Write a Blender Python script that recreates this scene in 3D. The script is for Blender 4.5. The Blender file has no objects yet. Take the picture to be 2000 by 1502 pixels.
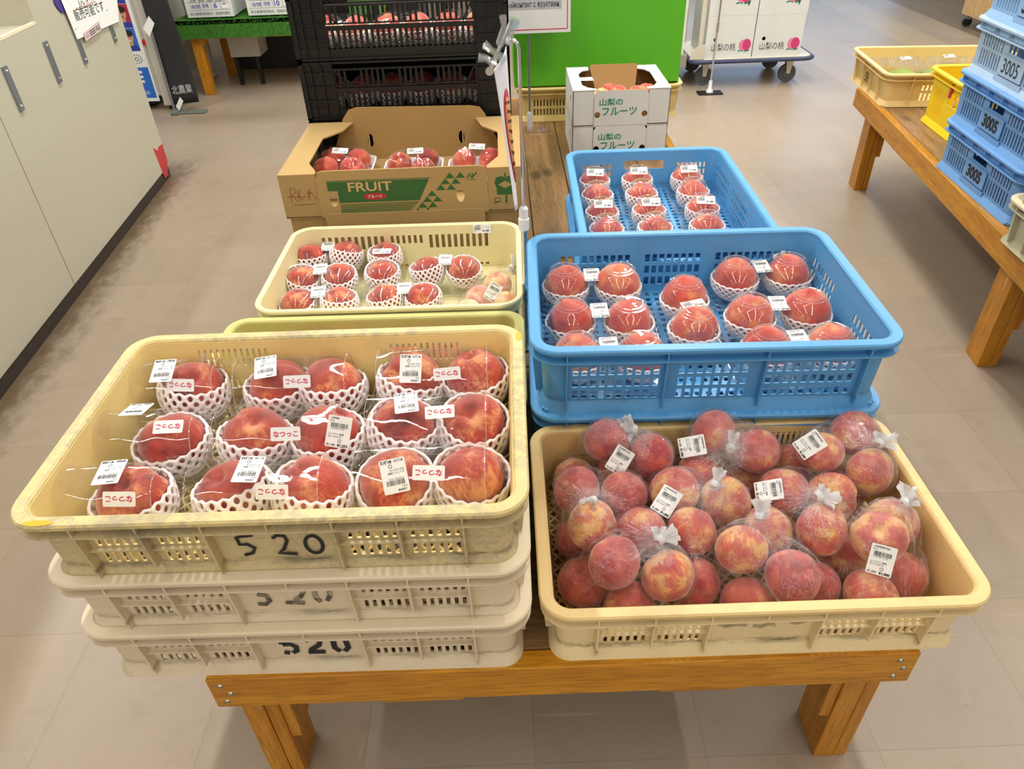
import bpy, bmesh, math, random
from mathutils import Vector, Matrix, Euler, noise
from mathutils.bvhtree import BVHTree
random.seed(7)
PI = math.pi
S = bpy.context.scene
COL = S.collection
V = Vector

# ------------------------------------------------------------------ camera
EYE = V((0, 0, 1.315)); FPX = 1422.1; PITCH = 0.6464; ROLL = -0.038
_fw = V((0, math.cos(PITCH), -math.sin(PITCH))); _up = V((0, math.sin(PITCH), math.cos(PITCH))); _rt = V((1, 0, 0))
CR = _rt * math.cos(ROLL) + _up * math.sin(ROLL); CU = -_rt * math.sin(ROLL) + _up * math.cos(ROLL)
cd = bpy.data.cameras.new('camera'); cd.sensor_width = 36; cd.lens = 36 * FPX / 2000; cd.clip_start = .02; cd.clip_end = 60
cam = bpy.data.objects.new('camera', cd); COL.objects.link(cam); S.camera = cam
m = Matrix.Identity(4)
for i in range(3):
    m[i][0], m[i][1], m[i][2], m[i][3] = CR[i], CU[i], -_fw[i], EYE[i]
cam.matrix_world = m

def ray(px, py): return _fw * FPX + CR * (px - 1000) - CU * (py - 751)
def at(px, py, z):
    d = ray(px, py); return EYE + d * ((z - EYE.z) / d.z)
def aty(px, py, y):
    d = ray(px, py); return EYE + d * (y / d.y)

# ------------------------------------------------------------------ world, exposure, lamps
S.view_settings.view_transform = 'Standard'; S.view_settings.look = 'None'
S.view_settings.exposure = 0.0; S.view_settings.gamma = 1.0; S.view_settings.use_curve_mapping = False
S.cycles.transparent_max_bounces = 28; S.cycles.max_bounces = 8
w = bpy.data.worlds.new('world'); S.world = w; w.use_nodes = True
w.node_tree.nodes['Background'].inputs[0].default_value = (.62, .78, 1, 1)
w.node_tree.nodes['Background'].inputs[1].default_value = 1.0

TUBES = []
def lamp(loc, sx, sy, power, col=(1, .972, .925)):
    L = bpy.data.lights.new('fluorescent_light', 'AREA'); L.shape = 'RECTANGLE'; L.size = sx; L.size_y = sy
    L.energy = power; L.color = col
    o = bpy.data.objects.new('fluorescent_light', L); COL.objects.link(o); o.location = loc
    TUBES.append(o); return o
CEIL = 2.75
LAMP_ROWS = [(-2.6, 8), (-.78, 11.5), (.92, 11.5), (2.9, 8)]
LAMP_Y = (-5.95, -4.4, -2.85, -1.3, .25, 1.8, 3.35, 4.9, 6.45)
for lx, pw in LAMP_ROWS:
    for ly in LAMP_Y:
        lamp((lx, ly, CEIL - .12), .06, 1.35, pw * {-5.95: 1.1, -4.4: 1.1, -2.85: 1.1, -1.3: .8, .25: .65, 1.8: 1.8, 3.35: 2.9, 4.9: 2.3, 6.45: 1.4}[ly] * (.12 if lx < 0 and ly > 4 else 1.3 if abs(lx) > 2 and ly > 1 else 1))
# daylight through the far window
dl = lamp((3.3, 9.05, 1.5), 2.4, 2.4, 16, (.40, .64, 1)); dl.rotation_euler = (-PI / 2, 0, 0); dl.name = 'window_daylight'

# ------------------------------------------------------------------ material helpers
def lin(c): return tuple(((v / 255) / 12.92 if v / 255 <= .04045 else ((v / 255 + .055) / 1.055) ** 2.4) for v in c) + (1,)
class NT:
    def __init__(s, name):
        s.m = bpy.data.materials.new(name); s.m.use_nodes = True; s.t = s.m.node_tree
        s.b = s.t.nodes['Principled BSDF']; s.out = s.t.nodes['Material Output']
    def n(s, typ, **kw):
        q = s.t.nodes.new('ShaderNode' + typ)
        for k, v in kw.items():
            if k.startswith('_'): setattr(q, k[1:], v)
            else: s.set(q, int(k[1:]) if k[0] == 'i' and k[1:].isdigit() else k, v)
        return q
    def set(s, q, k, v):
        i = q.inputs[k]
        if hasattr(v, 'bl_idname') and hasattr(v, 'outputs'): s.t.links.new(v.outputs[0], i)
        elif hasattr(v, 'is_output'): s.t.links.new(v, i)
        else: i.default_value = v
    def math(s, op, a, b=0.0, c=None, clamp=False):
        q = s.t.nodes.new('ShaderNodeMath'); q.operation = op; q.use_clamp = clamp
        s.set(q, 0, a); s.set(q, 1, b)
        if c is not None: s.set(q, 2, c)
        return q
    def mix(s, f, a, b):
        q = s.t.nodes.new('ShaderNodeMix'); q.data_type = 'RGBA'
        s.set(q, 0, f); s.set(q, 6, a); s.set(q, 7, b); return q.outputs[2]
    def ramp(s, f, lo, hi):
        q = s.t.nodes.new('ShaderNodeMapRange'); q.interpolation_type = 'SMOOTHSTEP'
        s.set(q, 0, f); q.inputs[1].default_value = lo; q.inputs[2].default_value = hi; return q.outputs[0]
    def obj(s, scale=(1, 1, 1)):
        tc = s.t.nodes.new('ShaderNodeTexCoord'); mp = s.t.nodes.new('ShaderNodeMapping'); mp.inputs['Scale'].default_value = scale
        s.t.links.new(tc.outputs['Object'], mp.inputs[0]); return mp.outputs[0]
    def noise(s, vec, scale, detail=4, rough=.55):
        q = s.n('TexNoise', Vector=vec, Scale=scale, Detail=detail, Roughness=rough); return q.outputs[0]
    def bump(s, h, strength, dist=.001):
        q = s.n('Bump', Height=h, Strength=strength, Distance=dist); s.set(s.b, 'Normal', q.outputs[0])
    def base(s, c): s.set(s.b, 'Base Color', c)
MATS = {}
def flat(name, c, rough=.6, metal=0, spec=.5, var=.06):
    if name in MATS: return MATS[name]
    q = NT(name); cc = lin(c); n = q.noise(q.obj(), 30)
    q.base(q.mix(n, tuple(x * (1 - var) for x in cc[:3]) + (1,), tuple(min(1, x * (1 + var)) for x in cc[:3]) + (1,)))
    q.b.inputs['Roughness'].default_value = rough; q.b.inputs['Metallic'].default_value = metal
    q.b.inputs['Specular IOR Level'].default_value = spec
    MATS[name] = q.m; return q.m
def plastic(name, c, dirt=.25, dc=(95, 80, 60), rough=.42, scuff=0, sc=(190, 185, 170), sscale=120, trans=.0, grime=0, gz=.024):
    q = NT(name); o = q.obj(); cc = lin(c)
    n1 = q.ramp(q.noise(o, 9, 6, .65), .5, .75); n2 = q.ramp(q.noise(q.obj((1, 1, 6)), 22, 5, .7), .52, .78)
    a = q.mix(q.math('MULTIPLY', n1, dirt), cc, lin(dc)); a = q.mix(q.math('MULTIPLY', n2, dirt * .8), a, lin(dc))
    if grime:
        sz = q.n('SeparateXYZ', Vector=o); lz = q.ramp(q.math('ABSOLUTE', q.math('SUBTRACT', sz.outputs[2], gz)), .010, .0)
        gn = q.ramp(q.noise(q.obj((1, 1, 3)), 16, 6, .75), .40, .66)
        a = q.mix(q.math('MULTIPLY', q.math('MULTIPLY', lz, gn), grime), a, lin((70, 62, 50)))
    if scuff:
        s2 = q.ramp(q.noise(o, sscale, 5, .75), .44, .58); s3 = q.ramp(q.noise(o, 7, 2), .3, .6)
        a = q.mix(q.math('MULTIPLY', q.math('MULTIPLY', s2, s3), scuff), a, lin(sc))
    q.base(a); q.b.inputs['Roughness'].default_value = rough
    q.bump(q.noise(o, 180, 2), .12, .0006)
    if trans: q.b.inputs['Subsurface Weight'].default_value = trans; q.b.inputs['Subsurface Radius'].default_value = (.02, .015, .008); q.b.inputs['Subsurface Scale'].default_value = .3
    MATS[name] = q.m; return q.m
def wood(name, c1, c2, axis=0, rough=.38, knots=True, scratch=.45):
    q = NT(name); sc = [9, 9, 9]; sc[axis] = .7
    o = q.obj(tuple(sc)); oi = q.n('ObjectInfo')
    off = q.n('VectorMath', _operation='ADD', i0=o, i1=oi.outputs['Random'])
    sh = q.n('VectorMath', _operation='SCALE', i0=oi.outputs['Location']); 
    g = q.noise(off, 5, 6, .6); g2 = q.noise(off, 26, 3, .6)
    a = q.mix(q.ramp(g, .3, .7), lin(c1), lin(c2)); a = q.mix(q.math('MULTIPLY', q.ramp(g2, .42, .7), .5), a, lin([x * .62 for x in c1]))
    if knots:
        sk = [9, 9, 9]; sk[axis] = 4
        vo = q.n('TexVoronoi', Vector=q.obj(tuple(sk)), Scale=1.0); k = q.ramp(vo.outputs['Distance'], .25, .08)
        a = q.mix(q.math('MULTIPLY', k, .75), a, lin([x * .42 for x in c1]))
    ss = [60, 60, 60]; ss[axis] = 5
    sx = q.ramp(q.noise(q.obj(tuple(ss)), 1.0, 2, .5), .68, .74)
    a = q.mix(q.math('MULTIPLY', sx, scratch), a, lin((225, 190, 130)))
    q.base(a); q.b.inputs['Roughness'].default_value = rough; q.bump(g2, .15, .001)
    MATS[name] = q.m; return q.m
def card(name, c, rough=.8):
    q = NT(name); o = q.obj(); cc = lin(c)
    n = q.noise(q.obj((1, 1, 1)), 6, 5, .6); f = q.noise(q.obj((260, 260, 3)), 1, 2)
    a = q.mix(n, tuple(x * .9 for x in cc[:3]) + (1,), tuple(x * 1.08 for x in cc[:3]) + (1,)); a = q.mix(q.math('MULTIPLY', f, .10), a, tuple(x * .6 for x in cc[:3]) + (1,))
    q.base(a); q.b.inputs['Roughness'].default_value = rough; q.b.inputs['Specular IOR Level'].default_value = .25
    q.bump(f, .15, .0005)
    MATS[name] = q.m; return q.m
def film(name, tint=(1, 1, 1), refl=1.6, bump=.0, bscale=60, haze=0.0, radial=False, rough=.04):
    q = NT(name); t = q.t; t.nodes.remove(q.b)
    tr = q.n('BsdfTransparent', Color=tint + (1,)); gl = q.n('BsdfGlossy', Roughness=rough, Color=(1, 1, 1, 1))
    fr = q.n('LayerWeight', Blend=.5); f = q.math('ADD', .034 * refl, q.math('MULTIPLY', q.math('POWER', fr.outputs['Facing'], 4.0), .22 * refl), clamp=True)
    if radial:
        tc = t.nodes.new('ShaderNodeTexCoord')
        nv = q.n('VectorMath', _operation='NORMALIZE', i0=tc.outputs['Object'])
        oi = q.n('ObjectInfo'); nv2 = q.n('VectorMath', _operation='ADD', i0=nv, i1=oi.outputs['Random'])
        rn = q.noise(nv2, 11, 5, .6); rn2 = q.noise(tc.outputs['Object'], 38, 4, .6)
        h = q.math('ADD', rn, q.math('MULTIPLY', rn2, .8))
        b = q.n('Bump', Height=h, Strength=1.0, Distance=bump)
        mk = q.math('ABSOLUTE', q.math('SUBTRACT', q.noise(nv2, 15, 5, .7), .5)); rd = q.ramp(mk, .015, .002)
        wv = q.n('VectorMath', _operation='ADD', i0=tc.outputs['Object'], i1=oi.outputs['Random'])
        m2 = q.math('ABSOLUTE', q.math('SUBTRACT', q.noise(wv, 34, 2, .5), .5)); r2 = q.math('MULTIPLY', q.ramp(m2, .010, -.022), q.ramp(q.noise(wv, 22, 2), .5, .62))
        rd = q.math('MAXIMUM', q.math('MULTIPLY', rd, q.ramp(q.noise(wv, 30, 2), .42, .6)), r2)
        ln = q.n('VectorMath', _operation='LENGTH', i0=tc.outputs['Object']); near = q.ramp(ln.outputs['Value'], .075, .006)
        hz = q.math('MULTIPLY', rd, q.math('ADD', q.math('MULTIPLY', near, .75), .42))  # white lines painted into the film stand in for wrinkle highlights
        hz = q.math('ADD', hz, q.math('MULTIPLY', q.math('POWER', near, 3.0), .10), clamp=True)
        df = q.n('BsdfDiffuse', Color=(.9, .9, .92, 1))
        lw = q.n('LayerWeight', Blend=.5); hz = q.math('ADD', hz, q.math('ADD', .004, q.math('MULTIPLY', q.math('POWER', lw.outputs['Facing'], 5.0), .10)), clamp=True)
        ms0 = q.n('MixShader', i0=hz, i1=tr, i2=df)
    else:
        o = q.obj(); ms0 = tr
        if bump:
            b = q.n('Bump', Height=q.noise(o, bscale, 3, .5), Strength=1.0, Distance=bump)
        if haze:
            df = q.n('BsdfDiffuse', Color=(.9, .9, .9, 1)); ms0 = q.n('MixShader', i0=haze, i1=tr, i2=df)
    if bump: q.set(gl, 'Normal', b.outputs[0]); q.set(fr, 'Normal', b.outputs[0])
    ms = q.n('MixShader', i0=f, i1=ms0, i2=gl)
    t.links.new(ms.outputs[0], q.out.inputs[0])
    MATS[name] = q.m; return q.m
def peachmat(name, yellow, red, dark, bias, streak=.5, rv=.14):
    q = NT(name); o = q.obj(); oi = q.n('ObjectInfo'); r = oi.outputs['Random']
    sh = q.math('MULTIPLY', r, 37.0); off = q.n('VectorMath', _operation='ADD', i0=o, i1=sh)
    big = q.noise(off, 1.3, 3, .5); st = q.noise(q.n('VectorMath', _operation='ADD', i0=q.obj((7, 7, 1.1)), i1=sh), 1.6, 5, .65)
    sp = q.noise(off, 42, 3, .7)
    f = q.math('ADD', big, q.math('MULTIPLY', q.math('SUBTRACT', st, .5), streak)); f = q.math('ADD', f, q.math('MULTIPLY', q.math('SUBTRACT', sp, .5), .22))
    f = q.math('ADD', f, q.math('MULTIPLY', q.math('SUBTRACT', r, .5), rv)); f = q.math('ADD', f, bias)
    a = q.mix(q.ramp(f, .28, .52), lin(yellow), lin(red)); a = q.mix(q.ramp(f, .5, .8), a, lin(dark))
    q.base(a); q.b.inputs['Roughness'].default_value = .62; q.b.inputs['Specular IOR Level'].default_value = .3
    q.b.inputs['Sheen Weight'].default_value = .6; q.b.inputs['Sheen Roughness'].default_value = .45; q.b.inputs['Sheen Tint'].default_value = (.95, .82, .78, 1)
    q.bump(sp, .25, .0006)
    MATS[name] = q.m; return q.m

# ------------------------------------------------------------------ mesh helpers
class MB:
    def __init__(s): s.v = []; s.f = []; s.m = []
    def add(s, vs, fs, mat=0):
        k = len(s.v); s.v += [tuple(q) for q in vs]; s.f += [tuple(i + k for i in f) for f in fs]; s.m += [mat] * len(fs); return s
    def box(s, x0, y0, z0, x1, y1, z1, mat=0, M=None):
        vs = [V((x, y, z)) for z in (z0, z1) for x, y in ((x0, y0), (x1, y0), (x1, y1), (x0, y1))]
        if M: vs = [M @ q for q in vs]
        return s.add(vs, [(3, 2, 1, 0), (4, 5, 6, 7), (0, 1, 5, 4), (1, 2, 6, 5), (2, 3, 7, 6), (3, 0, 4, 7)], mat)
    def tube(s, pts, r, n=8, mat=0, cap=True):
        pts = [V(p) for p in pts]; rs = r if isinstance(r, (list, tuple)) else [r] * len(pts); k0 = len(s.v); up = None
        for i, p in enumerate(pts):
            d = (pts[min(i + 1, len(pts) - 1)] - pts[max(i - 1, 0)]).normalized()
            if up is None: up = d.orthogonal().normalized()
            up = (up - d * up.dot(d)).normalized(); sd = d.cross(up)
            s.v += [tuple(p + (up * math.cos(2 * PI * k / n) + sd * math.sin(2 * PI * k / n)) * rs[i]) for k in range(n)]
        fs = [(k0 + i * n + k, k0 + i * n + (k + 1) % n, k0 + (i + 1) * n + (k + 1) % n, k0 + (i + 1) * n + k) for i in range(len(pts) - 1) for k in range(n)]
        if cap: fs += [tuple(k0 + k for k in reversed(range(n))), tuple(k0 + (len(pts) - 1) * n + k for k in range(n))]
        s.f += fs; s.m += [mat] * len(fs); return s
    def lathe(s, prof, n=32, mat=0, c=(0, 0, 0), sx=1, sy=1):
        k0 = len(s.v)
        for r, z in prof: s.v += [(c[0] + r * sx * math.cos(2 * PI * k / n), c[1] + r * sy * math.sin(2 * PI * k / n), c[2] + z) for k in range(n)]
        fs = [(k0 + i * n + k, k0 + i * n + (k + 1) % n, k0 + (i + 1) * n + (k + 1) % n, k0 + (i + 1) * n + k) for i in range(len(prof) - 1) for k in range(n)]
        s.f += fs; s.m += [mat] * len(fs); return s
    def prism(s, poly, fn, t, mat=0):
        n = len(poly); vs = [fn(x, y, 0) for x, y in poly] + [fn(x, y, t) for x, y in poly]
        return s.add(vs, [tuple(reversed(range(n))), tuple(range(n, 2 * n))] + [(i, (i + 1) % n, n + (i + 1) % n, n + i) for i in range(n)], mat)
    def ribbon(s, pts, wd, fn, t=.0003, mat=0):
        pts = [V((p[0], p[1])) for p in pts]; L = []; R = []
        for i, p in enumerate(pts):
            d = (pts[min(i + 1, len(pts) - 1)] - pts[max(i - 1, 0)]).normalized(); nn = V((-d.y, d.x)) * wd / 2; L.append(p + nn); R.append(p - nn)
        for i in range(len(pts) - 1): s.prism([R[i], R[i + 1], L[i + 1], L[i]], fn, t, mat)
        return s
    def sheet(s, nu, nv, fn, mat=0):
        k0 = len(s.v); s.v += [tuple(fn(i / nu, j / nv)) for j in range(nv + 1) for i in range(nu + 1)]
        fs = [(k0 + j * (nu + 1) + i, k0 + j * (nu + 1) + i + 1, k0 + (j + 1) * (nu + 1) + i + 1, k0 + (j + 1) * (nu + 1) + i) for j in range(nv) for i in range(nu)]
        s.f += fs; s.m += [mat] * len(fs); return s
    def mesh(s, name, mats, ang=None):
        me = bpy.data.meshes.new(name); me.from_pydata(s.v, [], s.f)
        for q in (mats if isinstance(mats, (list, tuple)) else [mats]): me.materials.append(q)
        me.polygons.foreach_set('material_index', s.m)
        if ang:
            me.polygons.foreach_set('use_smooth', [True] * len(s.f)); me.set_sharp_from_angle(angle=math.radians(ang))
        me.update(); return me
    def build(s, name, mats, parent=None, ang=None, bevel=0):
        o = put(name, s.mesh(name, mats, ang), parent)
        if bevel: b = o.modifiers.new('bevel', 'BEVEL'); b.width = bevel; b.segments = 2; b.limit_method = 'ANGLE'; b.angle_limit = math.radians(40)
        return o
def put(name, mesh, parent=None, M=None):
    o = bpy.data.objects.new(name, mesh); COL.objects.link(o)
    if parent: o.parent = parent
    if M is not None: o.matrix_basis = M
    return o
def tag(o, label, cat, group=None):
    o['label'] = label; o['category'] = cat
    if group: o['group'] = group
    nw = len(label.split()); 
    if not 4 <= nw <= 16: print('LABELLEN', nw, label)
    return o
def thing(name, label, cat, loc=(0, 0, 0), rz=0, group=None):
    o = bpy.data.objects.new(name, None); COL.objects.link(o); o.location = loc; o.rotation_euler = (0, 0, rz); o.empty_display_size = .05
    return tag(o, label, cat, group)
def struct(o): o['kind'] = 'structure'; return o

_tc = {}
def textmesh(body, bold=0.0):
    k = (body, bold)
    if k in _tc: return _tc[k]
    c = bpy.data.curves.new('txt', 'FONT'); c.body = body; c.size = 1; c.align_x = 'CENTER'; c.align_y = 'CENTER'; c.offset = bold; c.resolution_u = 4
    o = bpy.data.objects.new('txt', c); COL.objects.link(o)
    me = o.evaluated_get(bpy.context.evaluated_depsgraph_get()).to_mesh()
    vs = [q.co.copy() for q in me.vertices]; fs = [tuple(p.vertices) for p in me.polygons]
    bpy.data.objects.remove(o); bpy.data.curves.remove(c)
    xs = [q.x for q in vs]; ys = [q.y for q in vs]; cx = (min(xs) + max(xs)) / 2; cy = (min(ys) + max(ys)) / 2
    r = ([V((q.x - cx, q.y - cy, 0)) for q in vs], fs, max(xs) - min(xs), max(ys) - min(ys)); _tc[k] = r; return r
def text(mb, body, fn, cx, cy, w=None, h=None, mat=0, bold=0, z=.0004, rot=0):
    """lettering on a surface: fn(x, y, height) gives the point"""
    vs, fs, tw, th = textmesh(body, bold); sx = w / tw if w else None; sy = h / th if h else None
    if sx is None: sx = sy
    if sy is None: sy = sx
    c, s = math.cos(rot), math.sin(rot)
    return mb.add([fn(cx + q.x * sx * c - q.y * sy * s, cy + q.x * sx * s + q.y * sy * c, z) for q in vs], fs, mat)
def plane(o, r, u):
    o = V(o); r = V(r).normalized(); u = V(u).normalized(); n = r.cross(u)
    return lambda x, y, h: o + r * x + u * y + n * h
def rrect(w, h, r, n=4):
    P = []
    for cx, cy, a in ((w / 2 - r, -h / 2 + r, -PI / 2), (w / 2 - r, h / 2 - r, 0), (-w / 2 + r, h / 2 - r, PI / 2), (-w / 2 + r, -h / 2 + r, PI)):
        P += [(cx + r * math.cos(a + PI / 2 * k / n), cy + r * math.sin(a + PI / 2 * k / n)) for k in range(n + 1)]
    return P
def ell(a, b, cx=0, cy=0, n=24): return [(cx + a * math.cos(2 * PI * k / n), cy + b * math.sin(2 * PI * k / n)) for k in range(n)]

# ------------------------------------------------------------------ materials
M_white = flat('white_paper', (236, 238, 236), .75); M_ink = flat('black_ink', (32, 32, 36), .7); M_pink_ink = flat('pink_ink', (205, 40, 90), .7)
M_green_ink = flat('green_ink', (52, 98, 44), .75); M_teal_ink = flat('teal_ink', (30, 135, 105), .75); M_red_ink = flat('red_ink', (176, 42, 46), .7); M_blue_ink = flat('blue_ink', (70, 80, 180), .7)
M_chrome = flat('chrome', (225, 225, 228), .12, 1); M_steel = flat('grey_steel', (150, 155, 165), .35, .8); M_screw = flat('screw_steel', (170, 165, 150), .3, 1)
M_cream_panel = flat('cream_laminate', (188, 184, 164), .4, var=.03); M_kick = flat('brown_kickboard', (52, 44, 38), .5)
M_blackplast = flat('black_plastic', (15, 15, 16), .42); M_rubber = flat('grey_rubber', (85, 88, 92), .6)
M_redtape = flat('red_tape', (190, 50, 55), .5); M_foam = flat('white_foam', (246, 238, 236), .8)
M_card = card('brown_cardboard', (180, 150, 98)); M_cardin = card('brown_cardboard_inside', (176, 144, 90)); M_carddk = card('dark_brown_cardboard', (150, 112, 66)); M_wbox = card('white_cardboard', (222, 224, 220), .65)
M_wood = wood('orange_varnished_pine', (188, 122, 14), (208, 146, 30), 0); M_woody = wood('orange_varnished_pine_side', (180, 116, 20), (200, 138, 34), 1)
M_woodz = wood('orange_varnished_pine_leg', (182, 116, 20), (202, 138, 32), 2, knots=False)
M_board = wood('worn_brown_board', (128, 96, 58), (158, 118, 70), 1, .5, scratch=.12); M_boardx = wood('worn_brown_board_across', (122, 92, 56), (150, 112, 68), 0, .5, scratch=.12)
M_yel = plastic('old_yellow_plastic', (238, 214, 142), .2, (160, 130, 70)); M_yelout = plastic('dusty_yellow_plastic', (208, 190, 144), .55, (110, 105, 92), scuff=.3, sc=(130, 126, 112), grime=1.0)
M_yelrim = plastic('scuffed_yellow_rim', (222, 200, 138), .5, (150, 138, 108), scuff=.6, sc=(160, 152, 130), sscale=70)
M_beige = plastic('dusty_beige_plastic', (224, 209, 180), .3, (165, 145, 112), grime=.7); M_beigerim = plastic('beige_rim_plastic', (226, 211, 180), .2, (150, 130, 95))
M_butter = plastic('butter_yellow_plastic', (230, 200, 138), .3, (160, 130, 80)); M_butterout = plastic('dirty_butter_plastic', (236, 216, 168), .25, (150, 130, 90), grime=1.0)
M_cream = plastic('cream_plastic', (236, 226, 176), .15, (190, 175, 120)); M_olive = plastic('pale_olive_plastic', (204, 198, 124), .2, (160, 150, 90))
M_blue = plastic('sky_blue_plastic', (88, 160, 214), .18, (82, 110, 130), .38, grime=.5); M_blue2 = plastic('faded_blue_plastic', (142, 178, 216), .35, (110, 140, 175), .5); M_blue3 = plastic('pale_blue_plastic', (165, 190, 216), .35, (130, 150, 175), .5)
M_blue4 = plastic('mid_blue_plastic', (108, 156, 212), .35, (85, 120, 165), .5)
M_bright = plastic('bright_yellow_plastic', (240, 205, 30), .15, (180, 150, 40)); M_straw = plastic('straw_plastic', (226, 200, 128), .25, (170, 140, 80))
M_edge = film('clear_plastic_edge', (.95, .95, .95), 3.0, 0, haze=.16)
M_film = film('clear_pack_plastic', (.97, .97, .97), 2.3, .0002, 25, haze=.012); M_dome = film('clear_dome_plastic', (.97, .98, .98), 2.2, .0001, 60, haze=.02)
M_bag = film('clear_poly_bag', (.97, .96, .97), 1.7, .006, radial=True, rough=.06); M_wrap = film('clear_wrap_film', (.97, .97, .97), 1.9, .0012, 55)
M_knot = film('gathered_poly_film', (.95, .95, .96), 2.4, .004, 160, haze=.5, rough=.12); M_acryl = film('clear_acrylic', (.92, .94, .95), 2.5, .0005, 80, haze=.06)
P_dark = peachmat('deep_red_peach_skin', (228, 154, 104), (182, 70, 56), (132, 46, 48), .035, .5, .2)
P_org = peachmat('orange_red_peach_skin', (230, 152, 102), (208, 88, 72), (174, 60, 56), .02, .4)
P_bag = peachmat('mottled_peach_skin', (224, 178, 108), (196, 92, 80), (156, 60, 64), .03, .5, .26)

# ------------------------------------------------------------------ setting
CA = V((-1.542, 1.753, 0)); CB = V((-1.673, 3.605, 0)); CD = (CB - CA).normalized(); CN = V((CD.y, -CD.x, 0))
def floor_mat():
    q = NT('worn_vinyl_tile'); g = q.n('NewGeometry'); sx = q.n('SeparateXYZ', Vector=g.outputs['Position'])
    X, Y = sx.outputs[0], sx.outputs[1]
    tx = q.math('DIVIDE', q.math('SUBTRACT', X, .015), .305); ty = q.math('DIVIDE', q.math('SUBTRACT', Y, .015), .305)
    jl = q.math('MAXIMUM', q.math('ABSOLUTE', q.math('SUBTRACT', q.math('FRACT', tx), .5)), q.math('ABSOLUTE', q.math('SUBTRACT', q.math('FRACT', ty), .5)))
    idv = q.n('CombineXYZ', X=q.math('FLOOR', tx), Y=q.math('FLOOR', ty)); wn = q.n('TexWhiteNoise', Vector=idv); wn.noise_dimensions = '3D'
    pos = g.outputs['Position']
    sp = q.noise(pos, 260, 3, .7); big = q.noise(pos, 1.6, 4, .6); md = q.noise(pos, 9, 5, .7)
    joint = q.math('MULTIPLY', q.ramp(jl, .4960, .4990), q.math('ADD', .25, q.math('MULTIPLY', md, .5)))
    a = q.mix(wn.outputs['Value'], lin((160, 144, 126)), lin((168, 152, 134)))
    strip = q.ramp(q.noise(idv, .35, 1), .52, .6); a = q.mix(q.math('MULTIPLY', strip, .35), a, lin((166, 145, 116)))
    a = q.mix(q.math('MULTIPLY', q.ramp(sp, .4, .7), .14), a, lin((120, 105, 88)))
    a = q.mix(q.math('MULTIPLY', q.ramp(md, .48, .75), .34), a, lin((140, 124, 102)))
    # scratches
    for sc_, lo in (((3, 70, 1), .7), ((60, 4, 1), .72)):
        mp = q.n('Mapping', Vector=pos); mp.inputs['Scale'].default_value = sc_; mp.inputs['Rotation'].default_value = (0, 0, .5 if lo == .7 else -.3)
        a = q.mix(q.math('MULTIPLY', q.ramp(q.noise(mp.outputs[0], 1.2, 2, .5), lo - .01, lo + .05), .17), a, lin((222, 210, 190)))
    vs = q.n('TexVoronoi', Vector=pos, Scale=17.0); sk = q.math('MULTIPLY', q.ramp(vs.outputs['Distance'], .045, .02), q.ramp(md, .45, .6)); a = q.mix(q.math('MULTIPLY', sk, .6), a, lin((84, 72, 56)))
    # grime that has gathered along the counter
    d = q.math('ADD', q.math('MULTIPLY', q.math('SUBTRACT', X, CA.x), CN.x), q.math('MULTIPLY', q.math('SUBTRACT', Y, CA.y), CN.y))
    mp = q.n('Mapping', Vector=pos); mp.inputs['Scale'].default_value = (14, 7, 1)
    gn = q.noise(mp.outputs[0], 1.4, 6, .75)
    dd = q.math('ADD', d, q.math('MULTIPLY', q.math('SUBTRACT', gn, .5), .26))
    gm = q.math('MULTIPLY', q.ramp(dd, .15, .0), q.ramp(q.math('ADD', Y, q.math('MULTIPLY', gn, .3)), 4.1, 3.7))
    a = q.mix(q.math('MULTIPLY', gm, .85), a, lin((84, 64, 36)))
    # grime bands on the aisle floor
    gb = q.math('MULTIPLY', q.ramp(q.math('ABSOLUTE', q.math('SUBTRACT', Y, q.math('ADD', 4.45, q.math('MULTIPLY', md, .2)))), .22, .0), q.ramp(X, -.9, -1.5))
    a = q.mix(q.math('MULTIPLY', gb, .35), a, lin((96, 80, 56)))
    a = q.mix(joint, a, lin((122, 106, 86)))
    # dark strip of tiles at the far right
    rs = q.math('MULTIPLY', q.ramp(X, 3.57, 3.59), q.ramp(Y, 4.6, 4.7)); a = q.mix(q.math('MULTIPLY', rs, .7), a, lin((104, 88, 72)))
    r3 = q.math('MULTIPLY', q.math('MULTIPLY', q.ramp(X, 2.97, 2.98), q.ramp(X, 3.28, 3.27)), q.ramp(Y, 4.2, 4.25)); a = q.mix(q.math('MULTIPLY', r3, .5), a, lin((186, 164, 128)))
    q.base(a)
    q.set(q.b, 'Roughness', q.math('ADD', .27, q.math('MULTIPLY', big, .2))); q.b.inputs['Specular IOR Level'].default_value = .6
    q.bump(q.math('SUBTRACT', sp, q.math('MULTIPLY', joint, 1.5)), .08, .001)
    return q.m
M_floor = floor_mat(); M_wall = flat('painted_wall', (214, 210, 200), .7); M_ceil = flat('ceiling_board', (225, 223, 216), .8)
X0, X1, Y0, Y1 = -4.2, 5.6, -7.2, 9.2
struct(MB().box(X0, Y0, -.1, X1, Y1, 0).build('floor', M_floor))
struct(MB().box(X0, Y0, CEIL, X1, Y1, CEIL + .1).build('ceiling', M_ceil))
struct(MB().box(X0 - .1, Y0, 0, X0, Y1, CEIL).build('wall_left', M_wall)); struct(MB().box(X1, Y0, 0, X1 + .1, Y1, CEIL).build('wall_right', M_wall))
struct(MB().box(X0, Y0 - .1, 0, X1, Y0, CEIL).build('wall_front', M_wall))
b = MB(); b.box(X0, Y1, 0, 2.0, Y1 + .1, CEIL); b.box(4.6, Y1, 0, X1, Y1 + .1, CEIL); b.box(2.0, Y1, 0, 4.6, Y1 + .1, .25); b.box(2.0, Y1, 2.6, 4.6, Y1 + .1, CEIL)
struct(b.build('wall_back', M_wall))
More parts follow.
